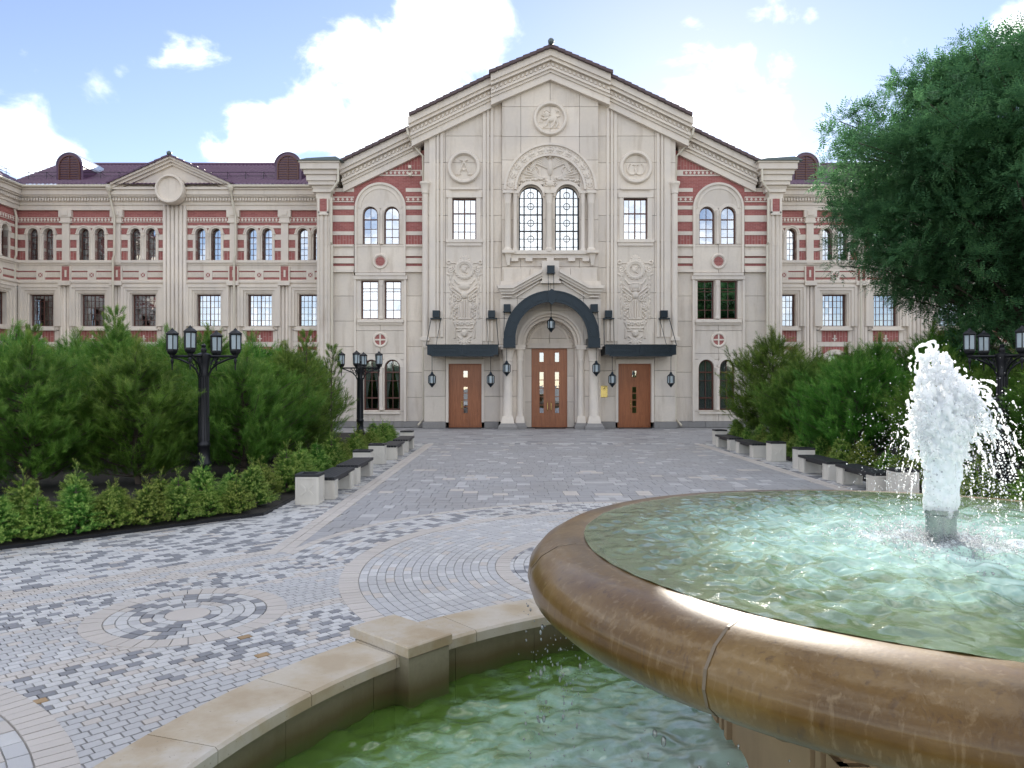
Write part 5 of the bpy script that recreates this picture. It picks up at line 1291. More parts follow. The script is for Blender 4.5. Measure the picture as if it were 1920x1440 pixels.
# thin sheet of water sliding over the rim
# ------------------------------------------------------------------ the jet
def m_foam():
    t = MT('white_water'); t.b.inputs['Subsurface Weight'].default_value = 1.0; t.b.inputs['Subsurface Radius'].default_value = (1, 1, 1); t.b.inputs['Subsurface Scale'].default_value = .06
    t.out((.84, .88, .93), .10, None, 0.0, None, .5)
    tp = t.n('ShaderNodeBsdfTransparent'); b = t.n('ShaderNodeMixShader'); b.inputs[0].default_value = .32; t.l(t.b.outputs[0], b.inputs[1]); t.l(tp.outputs[0], b.inputs[2]); t.l(b.outputs[0], t.o.inputs[0]); return t.m
def m_drop():
    t = MT('clear_water_drops'); t.t.nodes.remove(t.b)
    gl = t.n('ShaderNodeBsdfGlossy'); gl.inputs['Roughness'].default_value = .03; tp = t.n('ShaderNodeBsdfTransparent'); df = t.n('ShaderNodeBsdfTranslucent'); df.inputs[0].default_value = (.9, .94, 1, 1)
    a = t.n('ShaderNodeMixShader'); a.inputs[0].default_value = .45; t.l(tp.outputs[0], a.inputs[1]); t.l(df.outputs[0], a.inputs[2])
    fr = t.n('ShaderNodeFresnel'); fr.inputs[0].default_value = 1.5; c = t.n('ShaderNodeMixShader'); t.l(t.math('ADD', fr.outputs[0], .1), c.inputs[0]); t.l(a.outputs[0], c.inputs[1]); t.l(gl.outputs[0], c.inputs[2]); t.l(c.outputs[0], t.o.inputs[0]); return t.m
FOAM = m_foam(); DROP = m_drop()
bm = bmesh.new(); bmesh.ops.create_icosphere(bm, subdivisions=1, radius=1); ICO_V = np.array([v.co[:] for v in bm.verts]); ICO_F = np.array([[v.index for v in f.verts] for f in bm.faces]); bm.free()
bm = bmesh.new(); bmesh.ops.create_icosphere(bm, subdivisions=2, radius=1); ICO2_V = np.array([v.co[:] for v in bm.verts]); ICO2_F = np.array([[v.index for v in f.verts] for f in bm.faces]); bm.free()
def blobs(P, rad, name, mat, base=(ICO_V, ICO_F), stretch=None, smooth=True):
    P = np.asarray(P); rad = np.asarray(rad); n = len(P); v, f = base
    st = np.ones((n, 3)) if stretch is None else np.asarray(stretch)
    V = (v[None] * rad[:, None, None] * st[:, None, :] + P[:, None, :]).reshape(-1, 3)
    Fc = (f[None] + (np.arange(n) * len(v))[:, None, None]).reshape(-1, 3)
    return np_mesh(name, V, Fc, mat, smooth=smooth)
jet = thing('water_jet', (FC[0], FC[1], 1.40), 0, 'white jet of water leaping from the nozzle in the bowl', 'water jet')
g = np.random.default_rng(11)
P, Rd, St = [], [], []
def add_blob(x, y, z, r, k=1.0): P.append((x, y, z)); Rd.append(r); St.append((1, 1, k))
ENV = [(.145, -.07, .07), (.29, -.075, .08), (.42, -.08, .10), (.55, -.115, .13), (.68, -.12, .135), (.755, -.095, .10), (.81, -.085, .045), (.86, -.085, .04), (.90, -.07, .02)]
def env(z):
    for (a, l0, r0), (b, l1, r1) in zip(ENV, ENV[1:]):
        if a <= z <= b: t = (z - a) / (b - a); return l0 + (l1 - l0) * t, r0 + (r1 - r0) * t
    return 0, 0
for k in range(760):                                   # dense white body, solid at the nozzle and ragged above
    z = .145 + g.random() ** 1.4 * .58; l, r = env(z); c, h = (l + r) / 2, (r - l) / 2; q = max(0, (z - .35) / .5)
    a = g.random() * 6.28; d = math.sqrt(g.random()) * (1 if q < .05 else 1.0)
    rad = g.uniform(.018, .034) * (1 - .55 * q)
    add_blob(c + (h - rad * .6) * d * math.cos(a), (h - rad * .6) * d * math.sin(a) * .9, z, rad, g.uniform(1, 1.8))
for k in range(1150):                                  # torn skin and lumps
    z = .40 + g.random() ** 1.2 * .50; l, r = env(z); c, h = (l + r) / 2, (r - l) / 2; a = g.random() * 6.28; d = 1 + g.normal(0, .14)
    add_blob(c + h * d * math.cos(a), h * d * math.sin(a) * .9, z + g.normal(0, .012), g.uniform(.003, .010), g.uniform(.8, 3.0))
def arcs(n, x0, vx, vz, z0, r0, r1, tmax, spread):
    for i in range(n):
        px, py, pz = x0 + g.normal(0, .03), g.normal(0, .04), z0 + g.normal(0, .05)
        ux, uy, uz = vx + g.normal(0, spread), g.normal(0, spread), vz + g.normal(0, .25); r = g.uniform(r0, r1); T = tmax * g.uniform(.5, 1)
        m_ = int(T / .006); gate = g.random() * 6
        for k in range(m_):
            t = k * .006
            if math.sin(gate + k * .55 + 2 * math.sin(k * .21 + i)) < -.35 + .9 * t / T and g.random() < .9: continue
            x, y, z = px + ux * t + .006 * math.sin(k * .5 + i), py + uy * t + .006 * math.cos(k * .6 + i), pz + uz * t - 4.9 * t * t
            if z < .0: break
            add_blob(x, y, z, r * (1 - .45 * t / T) * g.uniform(.5, 1.2), g.uniform(1, 1.7))
arcs(60, .06, .55, 1.0, .66, .0035, .009, .50, .24)
arcs(50, .10, .75, .45, .60, .0035, .008, .46, .24)
arcs(50, -.07, -.28, .45, .56, .0035, .008, .42, .18)
arcs(22, .0, -.04, 1.2, .74, .006, .011, .20, .12)
for q, (cx, cz, rx, rz_) in enumerate(((-.075, .86, .05, .085), (.19, .70, .05, .045), (-.04, .92, .02, .04))):   # looping crests
    for k in range(40):
        a = k / 39 * 2 * PI; add_blob(cx + rx * math.cos(a) + .006 * math.sin(5 * a), .01 * math.cos(3 * a), cz + rz_ * math.sin(a), .005 + .006 * g.random())
for k in range(0):                                   # froth where it falls back
    a = g.random() * 6.28; d = abs(g.normal(0, .19)) + .06; add_blob(d * math.cos(a), d * math.sin(a), abs(g.normal(0, .014)), g.uniform(.004, .014))
me = blobs(P, Rd, 'jet_water', FOAM, (ICO2_V, ICO2_F), stretch=St)
jo = link('jet_water', me, jet)
rm_ = jo.modifiers.new('remesh', 'REMESH'); rm_.mode = 'VOXEL'; rm_.voxel_size = .004; rm_.use_smooth_shade = True
tx = bpy.data.textures.new('jet_ripple', 'CLOUDS'); tx.noise_scale = .014; tx.noise_depth = 2
dm = jo.modifiers.new('ripple', 'DISPLACE'); dm.texture = tx; dm.strength = .008; dm.mid_level = .5; dm.texture_coords = 'LOCAL'
dp_, dr_ = [], []
for i in range(5200):
    sx = .2 if g.random() < .62 else -.17
    x, y = g.normal(sx * .75, .13), g.normal(0, .13); z = abs(g.normal(.30, .22))
    if -.07 < x < .07 and z < .5: continue
    dp_.append((x, y, z)); dr_.append(min(.007, .0009 + abs(g.exponential(.0010))))
for i in range(5200):
    a = g.random() * 6.28; d = abs(g.normal(0, .28)) + .05; dp_.append((d * math.cos(a), d * math.sin(a), .002 + abs(g.normal(0, .025)))); dr_.append(min(.006, .001 + abs(g.exponential(.0014))))
o = link('spray_drops', blobs(dp_, dr_, 'spray_drops', DROP), jet); tag(o, kind='stuff')
# drips off the bowl
dp_, dr_, ds_ = [], [], []
for ang, n, w in ((151, 150, .09), (178, 40, .1), (164, 30, .045), (200, 40, .05), (215, 30, .02), (226, 26, .03), (238, 30, .02), (244, 22, .04), (168, 30, .5), (222, 46, .4)):
    for i in range(n):
        a = R(ang) + g.normal(0, w); r = 1.9 + g.normal(.05, .04); z = g.uniform(.2, 1.1); k = g.uniform(1, 2.6)
        dp_.append((FC[0] + r * math.cos(a), FC[1] + r * math.sin(a), z)); q = min(.009, .0022 + g.exponential(.0016)); dr_.append(q); ds_.append((1, 1, k))
o = link('falling_drops', blobs(dp_, dr_, 'falling_drops', DROP, stretch=ds_)); tag(o, 'drops of water falling from the bowl rim into the pool', 'water drops', kind='stuff')

# ------------------------------------------------------------------ benches, planters, lamps
def stone_block(name, parent, x0, x1, y0, y1, z0, z1):
    b = MB().box(x0, x1, y0, y1, z0, z1).build(name, BENCHST, parent)
    e = .035; p = .012
    for (ax, lo, hi, f0) in (('x', y0, y1, x1), ('x', y0, y1, x0), ('y', x0, x1, y0), ('y', x0, x1, y1)):
        sgn = 1 if f0 in (x1, y1) else -1
        for (a, c, d, f_) in ((lo, lo + e, z0, z1), (hi - e, hi, z0, z1), (lo + e, hi - e, z1 - e, z1), (lo + e, hi - e, z0, z0 + e)):
            m = MB()
            if ax == 'x': m.box(min(f0, f0 + sgn * p), max(f0, f0 + sgn * p), a, c, d + .001, f_ - .001)
            else: m.box(a, c, min(f0, f0 + sgn * p), max(f0, f0 + sgn * p), d + .001, f_ - .001)
            m.build('panel_frame', BENCHST, b)
        zc = (z0 + z1) / 2; mc = (lo + hi) / 2
    return b
def make_bench():
    o = thing('bench', (0, 0, 0)); L_ = 1.75; w = .23
    for y in (-L_ / 2 + .17, L_ / 2 - .17): stone_block('bench_leg', o, -w + .02, w - .02, y - .15, y + .15, .002, .36)
    MB().box(-w + .06, w - .06, -L_ / 2 + .3, L_ / 2 - .3, .29, .35).build('seat_rail', SLAT, o)
    for k in range(6):
        x = -w - .01 + k * .08; MB().box(x, x + .068, -L_ / 2, L_ / 2, .362, .42).build('seat_slat', SLAT, o)
    return o
def make_bin():
    o = thing('planter_box', (0, 0, 0)); stone_block('box_body', o, -.2, .2, -.2, .2, .002, .50)
    MB().box(-.215, .215, -.215, -.13, .502, .55).box(-.215, .215, .13, .215, .502, .55).box(-.215, -.13, -.13, .13, .502, .55).box(.13, .215, -.13, .13, .502, .55).build('box_rim', SLAT, o)
    MB().box(-.13, .13, -.13, .13, .502, .52).build('box_lid', IRON, o)
    m = MB()
    for s in (-1, 1):
        for q in (-1, 1): m.prism([(q * .02, .24), (q * .10, .16), (q * .12, .18), (q * .04, .27), (q * .12, .36), (q * .10, .38), (q * .02, .30)], *((-.212, -.2) if s < 0 else (.2, .212)))
    m.build('box_ornament', BENCHST, o)
    return o
bp, pp = make_bench(), make_bin(); new_tree()
b_first = p_first = True
for s in (-1, 1):
    side = 'left' if s < 0 else 'right'; off = 0 if s < 0 else .7
    for k, (y, which) in enumerate(((14.87, 'nearest the fountain'), (17.0, 'second from the fountain'), (22.25, 'third from the fountain'), (24.6, 'nearest the building'))):
        o = bp if b_first else copy_tree(bp); b_first = False
        o.location = (-3.55 if s < 0 else 2 * AX + 3.55, y + off, 0); o.rotation_euler = (0, 0, random.uniform(-.01, .01))
        tag(o, f'black slatted stone bench on the {side} of the walk, {which}', 'bench', 'benches along the walk')
    for k, (y, which) in enumerate(((13.6, 'nearest the fountain'), (18.45, 'before the gap in the row'), (20.45, 'after the gap in the row'), (26.2, 'nearest the building'))):
        o = pp if p_first else copy_tree(pp); p_first = False
        o.location = (-3.68 if s < 0 else 2 * AX + 3.68, y + off, 0)
        tag(o, f'pale stone box with dark rim, {side} side, {which}', 'stone box', 'stone boxes beside the benches')
def make_lamp():
    o = thing('street_lamp', (0, 0, 0))
    MB().lathe((0, 0, 0), [(.19, .0), (.19, .06), (.15, .1), (.14, .42), (.16, .45), (.16, .5), (.125, .55), (.115, .82), (.13, .84), (.13, .9), (.105, .94), (.10, 1.5), (.09, 2.3), (.105, 2.34), (.09, 2.4), (.12, 2.6), (.15, 2.72), (.15, 2.76), (.05, 2.8), (.06, 2.86), (.035, 2.9), (.05, 2.95), (.0, 2.99)], 16).build('post', IRON, o, 40)
    for k in range(12):
        a = k * PI / 6; MB().tube([(.104 * math.cos(a), .104 * math.sin(a), .95), (.094 * math.cos(a), .094 * math.sin(a), 2.3)], .014, 4).build('flute', IRON, o)
    for k in range(4):
        a = k * PI / 2; c, n = math.cos(a), math.sin(a); R_ = .66
        at = lambda r, z: (r * c, r * n, z)
        m = MB().tube([at(.05, 2.72), at(R_, 2.72)], .03, 6)
        m.tube([at(.09, 2.3), at(.16, 2.45), at(.28, 2.56), at(.5, 2.66), at(R_, 2.7)], .022, 6)
        for r0, z0_, rr in ((.2, 2.6, .05), (.31, 2.64, .04)):
            m.tube([at(r0 + rr * math.cos(t), z0_ + rr * math.sin(t)) for t in [i * PI / 5 for i in range(11)]], .008, 4)
        m.tube([at(.13, 2.45), at(.2, 2.7)], .01, 4).tube([at(.2, 2.52), at(.32, 2.7)], .01, 4)
        m.build('bracket', IRON, o)
        x, y = R_ * c, R_ * n
        MB().lathe((x, y, 0), [(0, 2.42), (.012, 2.44), (.018, 2.56), (.03, 2.6), (.035, 2.64), (.02, 2.68), (.05, 2.7)], 8).build('drop_finial', IRON, o)
        la = MB().lathe((x, y, 0), [(.05, 2.70), (.06, 2.75), (.10, 2.79), (.115, 2.83), (.115, 2.86), (.1, 2.87)], 6).lathe((x, y, 0), [(.115, 3.16), (.14, 3.18), (.14, 3.2), (.08, 3.25), (.05, 3.26), (.03, 3.29), (.0, 3.32)], 6)
        for j in range(6):
            b = j * PI / 3; la.tube([(x + .112 * math.cos(b), y + .112 * math.sin(b), 2.85), (x + .118 * math.cos(b), y + .118 * math.sin(b), 3.17)], .013, 4)
        lo_ = la.build('lantern', IRON, o)
        for j in range(6):
            b, e = j * PI / 3, (j + 1) * PI / 3; q = .104
            v = [(x + q * math.cos(t), y + q * math.sin(t), z) for t, z in ((b, 2.87), (e, 2.87), (e, 3.16), (b, 3.16))]
            MB().add(v + [(x + (p[0] - x) * .94, y + (p[1] - y) * .94, p[2]) for p in v], [(0, 1, 2, 3), (7, 6, 5, 4), (0, 4, 5, 1), (1, 5, 6, 2), (2, 6, 7, 3), (3, 7, 4, 0)]).build('lantern_glass', FROST, lo_)
    return o
lp = make_lamp(); new_tree()
for i, (x, y, rz, lb) in enumerate(((-6.44, 15.6, R(0), 'tall black four-lantern lamp post in front of the left pines'), (-5.35, 26.3, R(1), 'black four-lantern lamp post before the ground floor windows'), (2 * AX + 6.44, 15.6, R(-3), 'black four-lantern lamp post under the big tree'), (-17.6, 31.0, R(-30), 'far lamp post sunk in the pines before the left wing'))):
    o = lp if i == 0 else copy_tree(lp); o.location = (x, y, .03); o.rotation_euler = (0, 0, rz); tag(o, lb, 'street lamp', 'four-lantern lamp posts')

# ------------------------------------------------------------------ plants
def brush(n, L_, nl, nw, up, g):
    """needle triangles round a stem of length L_ along +z"""
    V = np.zeros((n, 3, 3)); t = (np.arange(n) + g.random(n)) / n; a = np.arange(n) * 2.399 + g.random(n); ln = nl * g.uniform(.7, 1.15, n)
    dr = np.stack([np.cos(a) * math.cos(up), np.sin(a) * math.cos(up), np.full(n, math.sin(up))], -1)
    sd = np.stack([-np.sin(a), np.cos(a), np.zeros(n)], -1) * nw / 2
    b = np.stack([np.zeros(n), np.zeros(n), t * L_], -1)
    V[:, 0] = b + sd; V[:, 1] = b - sd; V[:, 2] = b + dr * ln[:, None]
    return V, t
def frames(Dv):
    Dv = Dv / np.linalg.norm(Dv, axis=1, keepdims=True); up = np.where(np.abs(Dv[:, 2:3]) > .9, [[1., 0, 0]], [[0, 0, 1.]])
    a = np.cross(up, Dv); a /= np.linalg.norm(a, axis=1, keepdims=True); return a, np.cross(Dv, a), Dv
def scatter(name, proto, Pp, Dv, sc, mat, tipv, g):
    """joins copies of the needle brushes into one crown mesh"""
    n = len(Pp); a, b, d = frames(Dv); k = len(proto); which = g.integers(0, k, n); VV, TT = [], []
    for w in range(k):
        s = which == w
        if not s.any(): continue
        V, t = proto[w]; v = V.reshape(-1, 3)
        W_ = Pp[s][:, None, :] + sc[s][:, None, None] * (v[None, :, 0:1] * a[s][:, None, :] + v[None, :, 1:2] * b[s][:, None, :] + v[None, :, 2:3] * d[s][:, None, :])
        VV.append(W_.reshape(-1, 3)); TT.append((np.repeat(t, 3)[None, :] ** 1.5 * tipv[s][:, None]).ravel())
    V = np.concatenate(VV); T = np.concatenate(TT); Fc = np.arange(len(V)).reshape(-1, 3)
    me = np_mesh(name, V, Fc, mat); at = me.attributes.new('tip', 'FLOAT', 'POINT'); at.data.foreach_set('value', T.astype(np.float32)); return me
g = np.random.default_rng(21)
PB = [brush(34, .24, .105, .0085, .75, g) for _ in range(4)]
SB = [brush(26, .12, .03, .007, .45, g) for _ in range(4)]
def pine_meshes(seed, hgt, rad, nshoot):
    g = np.random.default_rng(seed); tr = MB(); sway = [(.05 * math.sin(i * 1.3 + seed), .05 * math.cos(i * 1.7 + seed), hgt * i / 6) for i in range(7)]
    tr.tube(sway, [.06 * (1 - .85 * i / 6) + .008 for i in range(7)], 7)
    Pp, Dv, tp = [], [], []; whorls = 15; lobes = g.random(6) * 6.28
    for w in range(whorls):
        f = (w + .3) / whorls; z = .12 + f * (hgt - .35); env = rad * (math.sin(min(1, (1 - f) * 1.35 + .08) * PI / 2) ** 1.1) * (1 if f > .12 else .85)
        for b in range(int(8 + 3 * (1 - f))):
            a = b * 2 * PI / 9 + w * .9 + g.normal(0, .2); Lb = env * g.uniform(.65, 1.12) * (1 + .12 * math.sin(3 * a + lobes[0])); rise = g.uniform(.25, .6)
            m_ = 7; pts = [(Lb * (i / m_) * math.cos(a), Lb * (i / m_) * math.sin(a), z + Lb * rise * (i / m_) ** 1.4) for i in range(m_ + 1)]
            tr.tube([pts[0], pts[3], pts[m_]], [.016, .010, .004], 4)
            ns = int(nshoot * Lb / (rad * whorls * 6.2)) + 3
            for q in range(ns):
                u = .28 + .72 * g.random() ** .7; i = u * m_; i0 = min(m_ - 1, int(i)); fr = i - i0
                p = np.array(pts[i0]) * (1 - fr) + np.array(pts[i0 + 1]) * fr + g.normal(0, .07, 3) * (.6 + .6 * u)
                d = np.array([math.cos(a) * .55, math.sin(a) * .55, .75]) + g.normal(0, .33, 3); Pp.append(p); Dv.append(d); tp.append(max(0, u - .35) * g.random() * (.3 + .9 * f))
    for k in range(30):
        z = hgt - .5 + .6 * k / 30; Pp.append((g.normal(0, .06), g.normal(0, .06), z)); Dv.append((g.normal(0, .3), g.normal(0, .3), 1)); tp.append(.6)
    n = len(Pp); cr = scatter('pine_crown', PB, np.array(Pp), np.array(Dv), g.uniform(.8, 1.35, n), PINE, np.array(tp), g)
    me = bpy.data.meshes.new('pine_trunk'); me.from_pydata(tr.v, [], tr.f); me.materials.append(BARK); return me, cr
PMS = [pine_meshes(31 + i, h, r, ns) for i, (h, r, ns) in enumerate(((3.2, 1.45, 2600), (3.0, 1.35, 2400), (3.5, 1.25, 2400), (2.7, 1.5, 2400)))]
# thin-topped leader that sticks out of the mass
def leader_mesh(seed):
    g = np.random.default_rng(seed); tr = MB().tube([(0, 0, 0), (.03, 0, 2.2), (0, .02, 4.1)], [.05, .03, .006], 6); Pp, Dv, tp = [], [], []
    for w in range(11):
        z = 1.3 + w * .26; env = .62 * (1 - w / 12) + .08
        for b in range(5):
            a = b * 1.257 + w * .7 + g.normal(0, .2); L_ = env * g.uniform(.7, 1.2); e = (L_ * math.cos(a), L_ * math.sin(a), z + L_ * .75); tr.tube([(0, 0, z), e], [.008, .003], 4)
            for q in range(7):
                u = g.uniform(.4, 1.05); Pp.append(np.array([0, 0, z]) * (1 - u) + np.array(e) * u + g.normal(0, .02, 3)); Dv.append((math.cos(a) * .5, math.sin(a) * .5, .8 + g.random())); tp.append(g.random())
    n = len(Pp); cr = scatter('pine_crown', PB, np.array(Pp, float), np.array(Dv, float), g.uniform(.7, 1.0, n), PINE, np.array(tp), g)
    me = bpy.data.meshes.new('pine_trunk'); me.from_pydata(tr.v, [], tr.f); me.materials.append(BARK); return me, cr
LMS = [leader_mesh(55)]
def plant(name, meshes, x, y, sc, rz, label, cat, group, parts=('trunk', 'crown')):
    o = thing(name, (x, y, .03), rz, label, cat, group); o.scale = (sc[0], sc[0], sc[1]) if isinstance(sc, tuple) else (sc, sc, sc)
    for nm, me in zip(parts, meshes):
        c = link(nm, me, o)
        if nm in ('crown', 'foliage'): tag(c, kind='stuff')
    return o
rows = [  # left thicket, front row to back row
    (-13.6, 14.0, 0, 1.08), (-11.6, 14.6, 3, 1.0), (-9.7, 15.0, 0, .96), (-8.0, 15.9, 1, 1.0), (-6.3, 17.6, 3, 1.02),
    (-15.0, 18.6, 2, 1.0), (-12.6, 19.0, 0, 1.08), (-10.4, 19.6, 2, 1.02), (-8.2, 20.2, 0, 1.05), (-6.2, 20.6, 1, 1.06),
    (-16.2, 22.6, 0, 1.15), (-13.4, 23.0, 1, 1.2), (-10.8, 23.6, 2, 1.1), (-8.4, 24.0, 3, 1.25), (-6.6, 23.9, 2, .92), (-17.5, 27.0, 2, 1.2), (-14.4, 27.5, 0, 1.25), (-11.2, 28.0, 1, 1.25), (-8.6, 27.8, 0, 1.1)]
DEP = ('front', 'front', 'front', 'front', 'front') + ('second',) * 5 + ('third',) * 5 + ('back',) * 4
cnt = {}
for (x, y, k, sc), dep in zip(rows, DEP):
    i = cnt.get(dep, 0); cnt[dep] = i + 1
    plant('pine_tree', PMS[k], x, y, (sc, sc * random.uniform(.92, 1.04)), random.uniform(0, 6.3), f'bushy young pine in the left thicket, {ORD[i]} from the left in its {dep} row', 'pine', 'young pines of the left thicket')
for i, (x, y, sc) in enumerate(((-10.9, 20.5, 1.02), (-13.8, 21.5, .92), (-9.2, 22.3, .88), (-5.45, 22.6, .80), (-5.9, 21.4, .88))):
    plant('pine_tree', LMS[0], x, y, (sc, sc), i * 1.3, f'thin pine leader poking out above the left thicket, {("tallest", "leftmost", "before the round pilaster", "closest to the walk", "beside the corner pier")[i]}', 'pine', 'thin pine leaders above the left thicket')
rrows = [(9.5, 27.2, 0, 1.22, 'tallest of the right pines, standing beside the arched windows'), (11.0, 24.6, 0, 1.0, 'pine behind the gap between the right benches'), (9.35, 20.2, 3, 1.08, 'broad pine behind the right benches next to the fountain jet'),
         (11.6, 20.6, 0, 1.1, 'pine behind the fountain jet, second row'), (9.9, 17.0, 1, .9, 'pine behind the fountain jet, close to the lamp post'), (12.4, 17.4, 3, 1.1, 'pine right of the fountain jet below the tree'), (13.6, 22.5, 2, 1.2, 'pine under the left edge of the big tree'),
         (13.0, 26.5, 1, 1.2, 'pine far back before the right wing'), (15.4, 19.5, 0, 1.25, 'pine at the right edge of the photo under the tree'), (11.4, 14.7, 3, 1.0, 'dark pine at the right edge near the lamp post'), (10.6, 26.0, 3, 1.15, 'pine just right of the tallest one'), (9.1, 23.6, 1, .95, 'low pine behind the far pair of right benches')]
for i, (x, y, k, sc, lb) in enumerate(rrows):
    plant('pine_tree', PMS[k], x, y, (sc * (1.0 if i == 0 else 1), sc), random.uniform(0, 6.3), lb, 'pine', 'young pines right of the walk')
def spruce_meshes(seed, hgt, rad):
    g = np.random.default_rng(seed); tr = MB().tube([(0, 0, 0), (0, 0, hgt * .95)], [.022, .006], 6); Pp, Dv, tp = [], [], []; nw = 11
    for w in range(nw):
        f = w / nw; z = .04 + f * hgt * .9; env = rad * (1 - f) ** 1.05 + .03
        for b in range(8 if f < .8 else 5):
            a = b * 2 * PI / 8 + w * 1.1 + g.normal(0, .18); Lb = env * g.uniform(.75, 1.2); e = np.array([Lb * math.cos(a), Lb * math.sin(a), z + Lb * .28]); s0 = np.array([0, 0, z]); tr.tube([tuple(s0), tuple(e)], [.008, .003], 4)
            for q in range(int(5 + 20 * Lb / rad)):
                u = g.uniform(.2, 1.0); sd = g.choice((-1, 1)); aa = a + sd * g.uniform(.2, .9) * (1 if u < .95 else .3)
                Pp.append(s0 * (1 - u) + e * u + g.normal(0, .012, 3)); Dv.append((math.cos(aa), math.sin(aa), g.uniform(.0, .6))); tp.append((u > .55) * g.uniform(.3, 1))
    for k in range(12): Pp.append((0, 0, hgt * .80 + k * hgt * .025)); Dv.append((g.normal(0, .4), g.normal(0, .4), 1)); tp.append(1)
    n = len(Pp); cr = scatter('spruce_foliage', SB, np.array(Pp, float), np.array(Dv, float), g.uniform(.8, 1.25, n), SPRUCE, np.array(tp, float), g)
    me = bpy.data.meshes.new('spruce_trunk'); me.from_pydata(tr.v, [], tr.f); me.materials.append(BARK); return me, cr
SMS = [spruce_meshes(71 + i, h, r) for i, (h, r) in enumerate(((.86, .40), (.76, .43), (.95, .40)))]
def edge_pt(t, off): return (-4.1 - t * Q - off * Q, 12.3 - t * Q + off * Q)      # along the slanting bed edge
k = 0
for i in range(14):
    x, y = edge_pt(.35 + i * .47, .23 + .05 * math.sin(i * 2)); plant('small_spruce', SMS[i % 3], x, y, random.uniform(.66, .88), random.uniform(0, 6.3), f'low spruce, {ORD[i]} from the lamp end along the slanting bed edge', 'spruce', 'low spruces on the slanting bed edge', ('trunk', 'foliage'))
for i in range(10):
    x, y = edge_pt(.1 + i * .62, .78 + .15 * math.cos(i * 2.3)); plant('small_spruce', SMS[(i + 1) % 3], x, y, random.uniform(.72, .95), random.uniform(0, 6.3), f'low spruce in the second row behind the slanting edge, {ORD[i]} from the lamp end', 'spruce', 'low spruces behind the slanting bed edge', ('trunk', 'foliage'))
for s in (-1, 1):
    side = 'left' if s < 0 else 'right'
    for i in range(18):
        x, y = -4.50 - .14 * math.sin(i * 1.9), 12.9 + i * .86
        if s > 0: x, y = 2 * AX - x, y + .4
        plant('small_spruce', SMS[i % 3], x, y, random.uniform(.75, 1.0), random.uniform(0, 6.3), f'low spruce behind the {side} benches, {ORD[i]} from the fountain end', 'spruce', f'low spruces behind the {side} benches', ('trunk', 'foliage'))
for i in range(5):
    x, y = edge_pt(.5 + i * .8, .5); plant('small_spruce', SMS[i % 3], 2 * AX - x, y, 1.0, i * 1.1, f'low spruce behind the jet on the right slanting edge, {ORD[i]} from the benches', 'spruce', 'low spruces on the right slanting edge', ('trunk', 'foliage'))
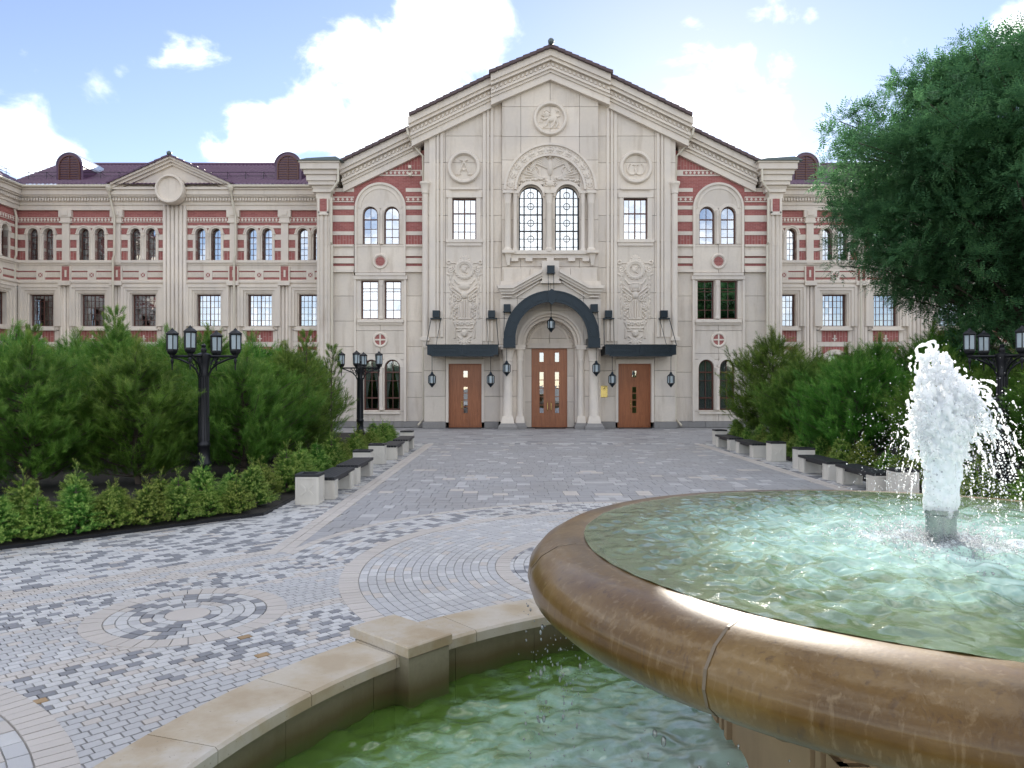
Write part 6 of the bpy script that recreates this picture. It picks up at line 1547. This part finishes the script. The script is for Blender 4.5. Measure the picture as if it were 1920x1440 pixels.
# ------------------------------------------------------------------ the big ash tree
def big_tree():
    g = np.random.default_rng(99); o = thing('ash_tree', (14.6, 20.5, .03), 0, 'large leafy tree leaning in from the right edge over the wing', 'tree')
    tr = MB(); tr.tube([(0, 0, 0), (.1, 0, 1.5), (-.1, .1, 3.0), (0, 0, 5.2), (.2, 0, 8)], [.3, .24, .2, .16, .06], 10)
    clumps = []
    PRZ = [3.9, 4.3, 4.7, 5.1, 5.7, 6.9, 7.9, 8.7, 9.2, 9.8, 10.5, 11.1]; PRR = [2.2, 3.0, 3.7, 4.6, 5.2, 5.25, 5.5, 5.7, 5.3, 4.6, 3.3, 1.6]
    for i in range(470):                               # crown: a flat-topped dome of leaf clumps, denser at the skin
        z = g.uniform(4.2, 10.8); a = g.random() * 2 * PI; r = g.uniform(.6, 1.0)
        q = np.interp(z, PRZ, PRR) * (1 + .05 * math.sin(4 * a + z * 1.3)) - r * .7; rr = q * g.random() ** .3
        clumps.append((np.array([rr * math.cos(a), rr * math.sin(a) * .9, z]), r))
    for i in range(120):                               # tufts that stand out of the skin
        z = g.uniform(4.4, 11.0); a = g.random() * 2 * PI; r = g.uniform(.28, .5); q = np.interp(z, PRZ, PRR) + g.uniform(-.25, .42)
        clumps.append((np.array([q * math.cos(a), q * math.sin(a) * .9, z + g.uniform(0, .35)]), r))
    for i in range(14):
        a = g.uniform(2.3, 4.2); c = np.array([.3 + 3.2 * math.cos(a) * g.random(), 2.5 * math.sin(a) * g.random() - .8, g.uniform(2.5, 4.0)]); clumps.append((c, g.uniform(.5, .8)))
    for c, r in clumps[::2]:
        h = max(1.6, c[2] - 1.6 - g.random()); s0 = np.array([0, 0, min(h, 6.5)]); md = (s0 + c) / 2 + np.array([0, 0, .35]); tr.tube([tuple(s0), tuple(md), tuple(c)], [.06, .035, .012], 5)
    me = bpy.data.meshes.new('ash_trunk'); me.from_pydata(tr.v, [], tr.f); me.materials.append(BARK); link('trunk', me, o)
    # a hanging feather of leaflets
    def feather(g):
        V = []
        for k in range(4):
            for s in (-1, 1):
                b = np.array([0, 0, .05 + .065 * k]); e = b + np.array([s * .10, 0, .055]); w = np.array([.012 * s, .0, -.018]); m_ = (b + e) / 2
                V += [b, m_ + w, e, b, e, m_ - w]
        b = np.array([0, 0, .3]); V += [b, b + [.018, 0, .06], b + [0, 0, .12], b, b + [0, 0, .12], b + [-.018, 0, .06]]
        V = np.array(V).reshape(-1, 3, 3); return V, np.zeros(len(V))
    PF = [feather(g) for _ in range(3)]; Pp, Dv = [], []
    for c, r in clumps:
        n = int(170 * r * r) + 30
        v = g.normal(0, 1, (n, 3)); v /= np.linalg.norm(v, axis=1, keepdims=True); v[:, 2] = np.abs(v[:, 2]) * np.where(g.random(n) < .75, 1, -1); p = c + v * (r * g.random((n, 1)) ** .35) * np.array([1, 1, .7]); Pp.append(p); Dv.append(v * .7 + np.array([0, 0, -.15]) + g.normal(0, .4, (n, 3)))
    Pp = np.concatenate(Pp); Dv = np.concatenate(Dv); n = len(Pp)
    cr = scatter('ash_crown', PF, Pp, Dv, g.uniform(.65, 1.1, n), LEAF, np.zeros(n), g); c = link('crown', cr, o); tag(c, kind='stuff')
    return o
big_tree()
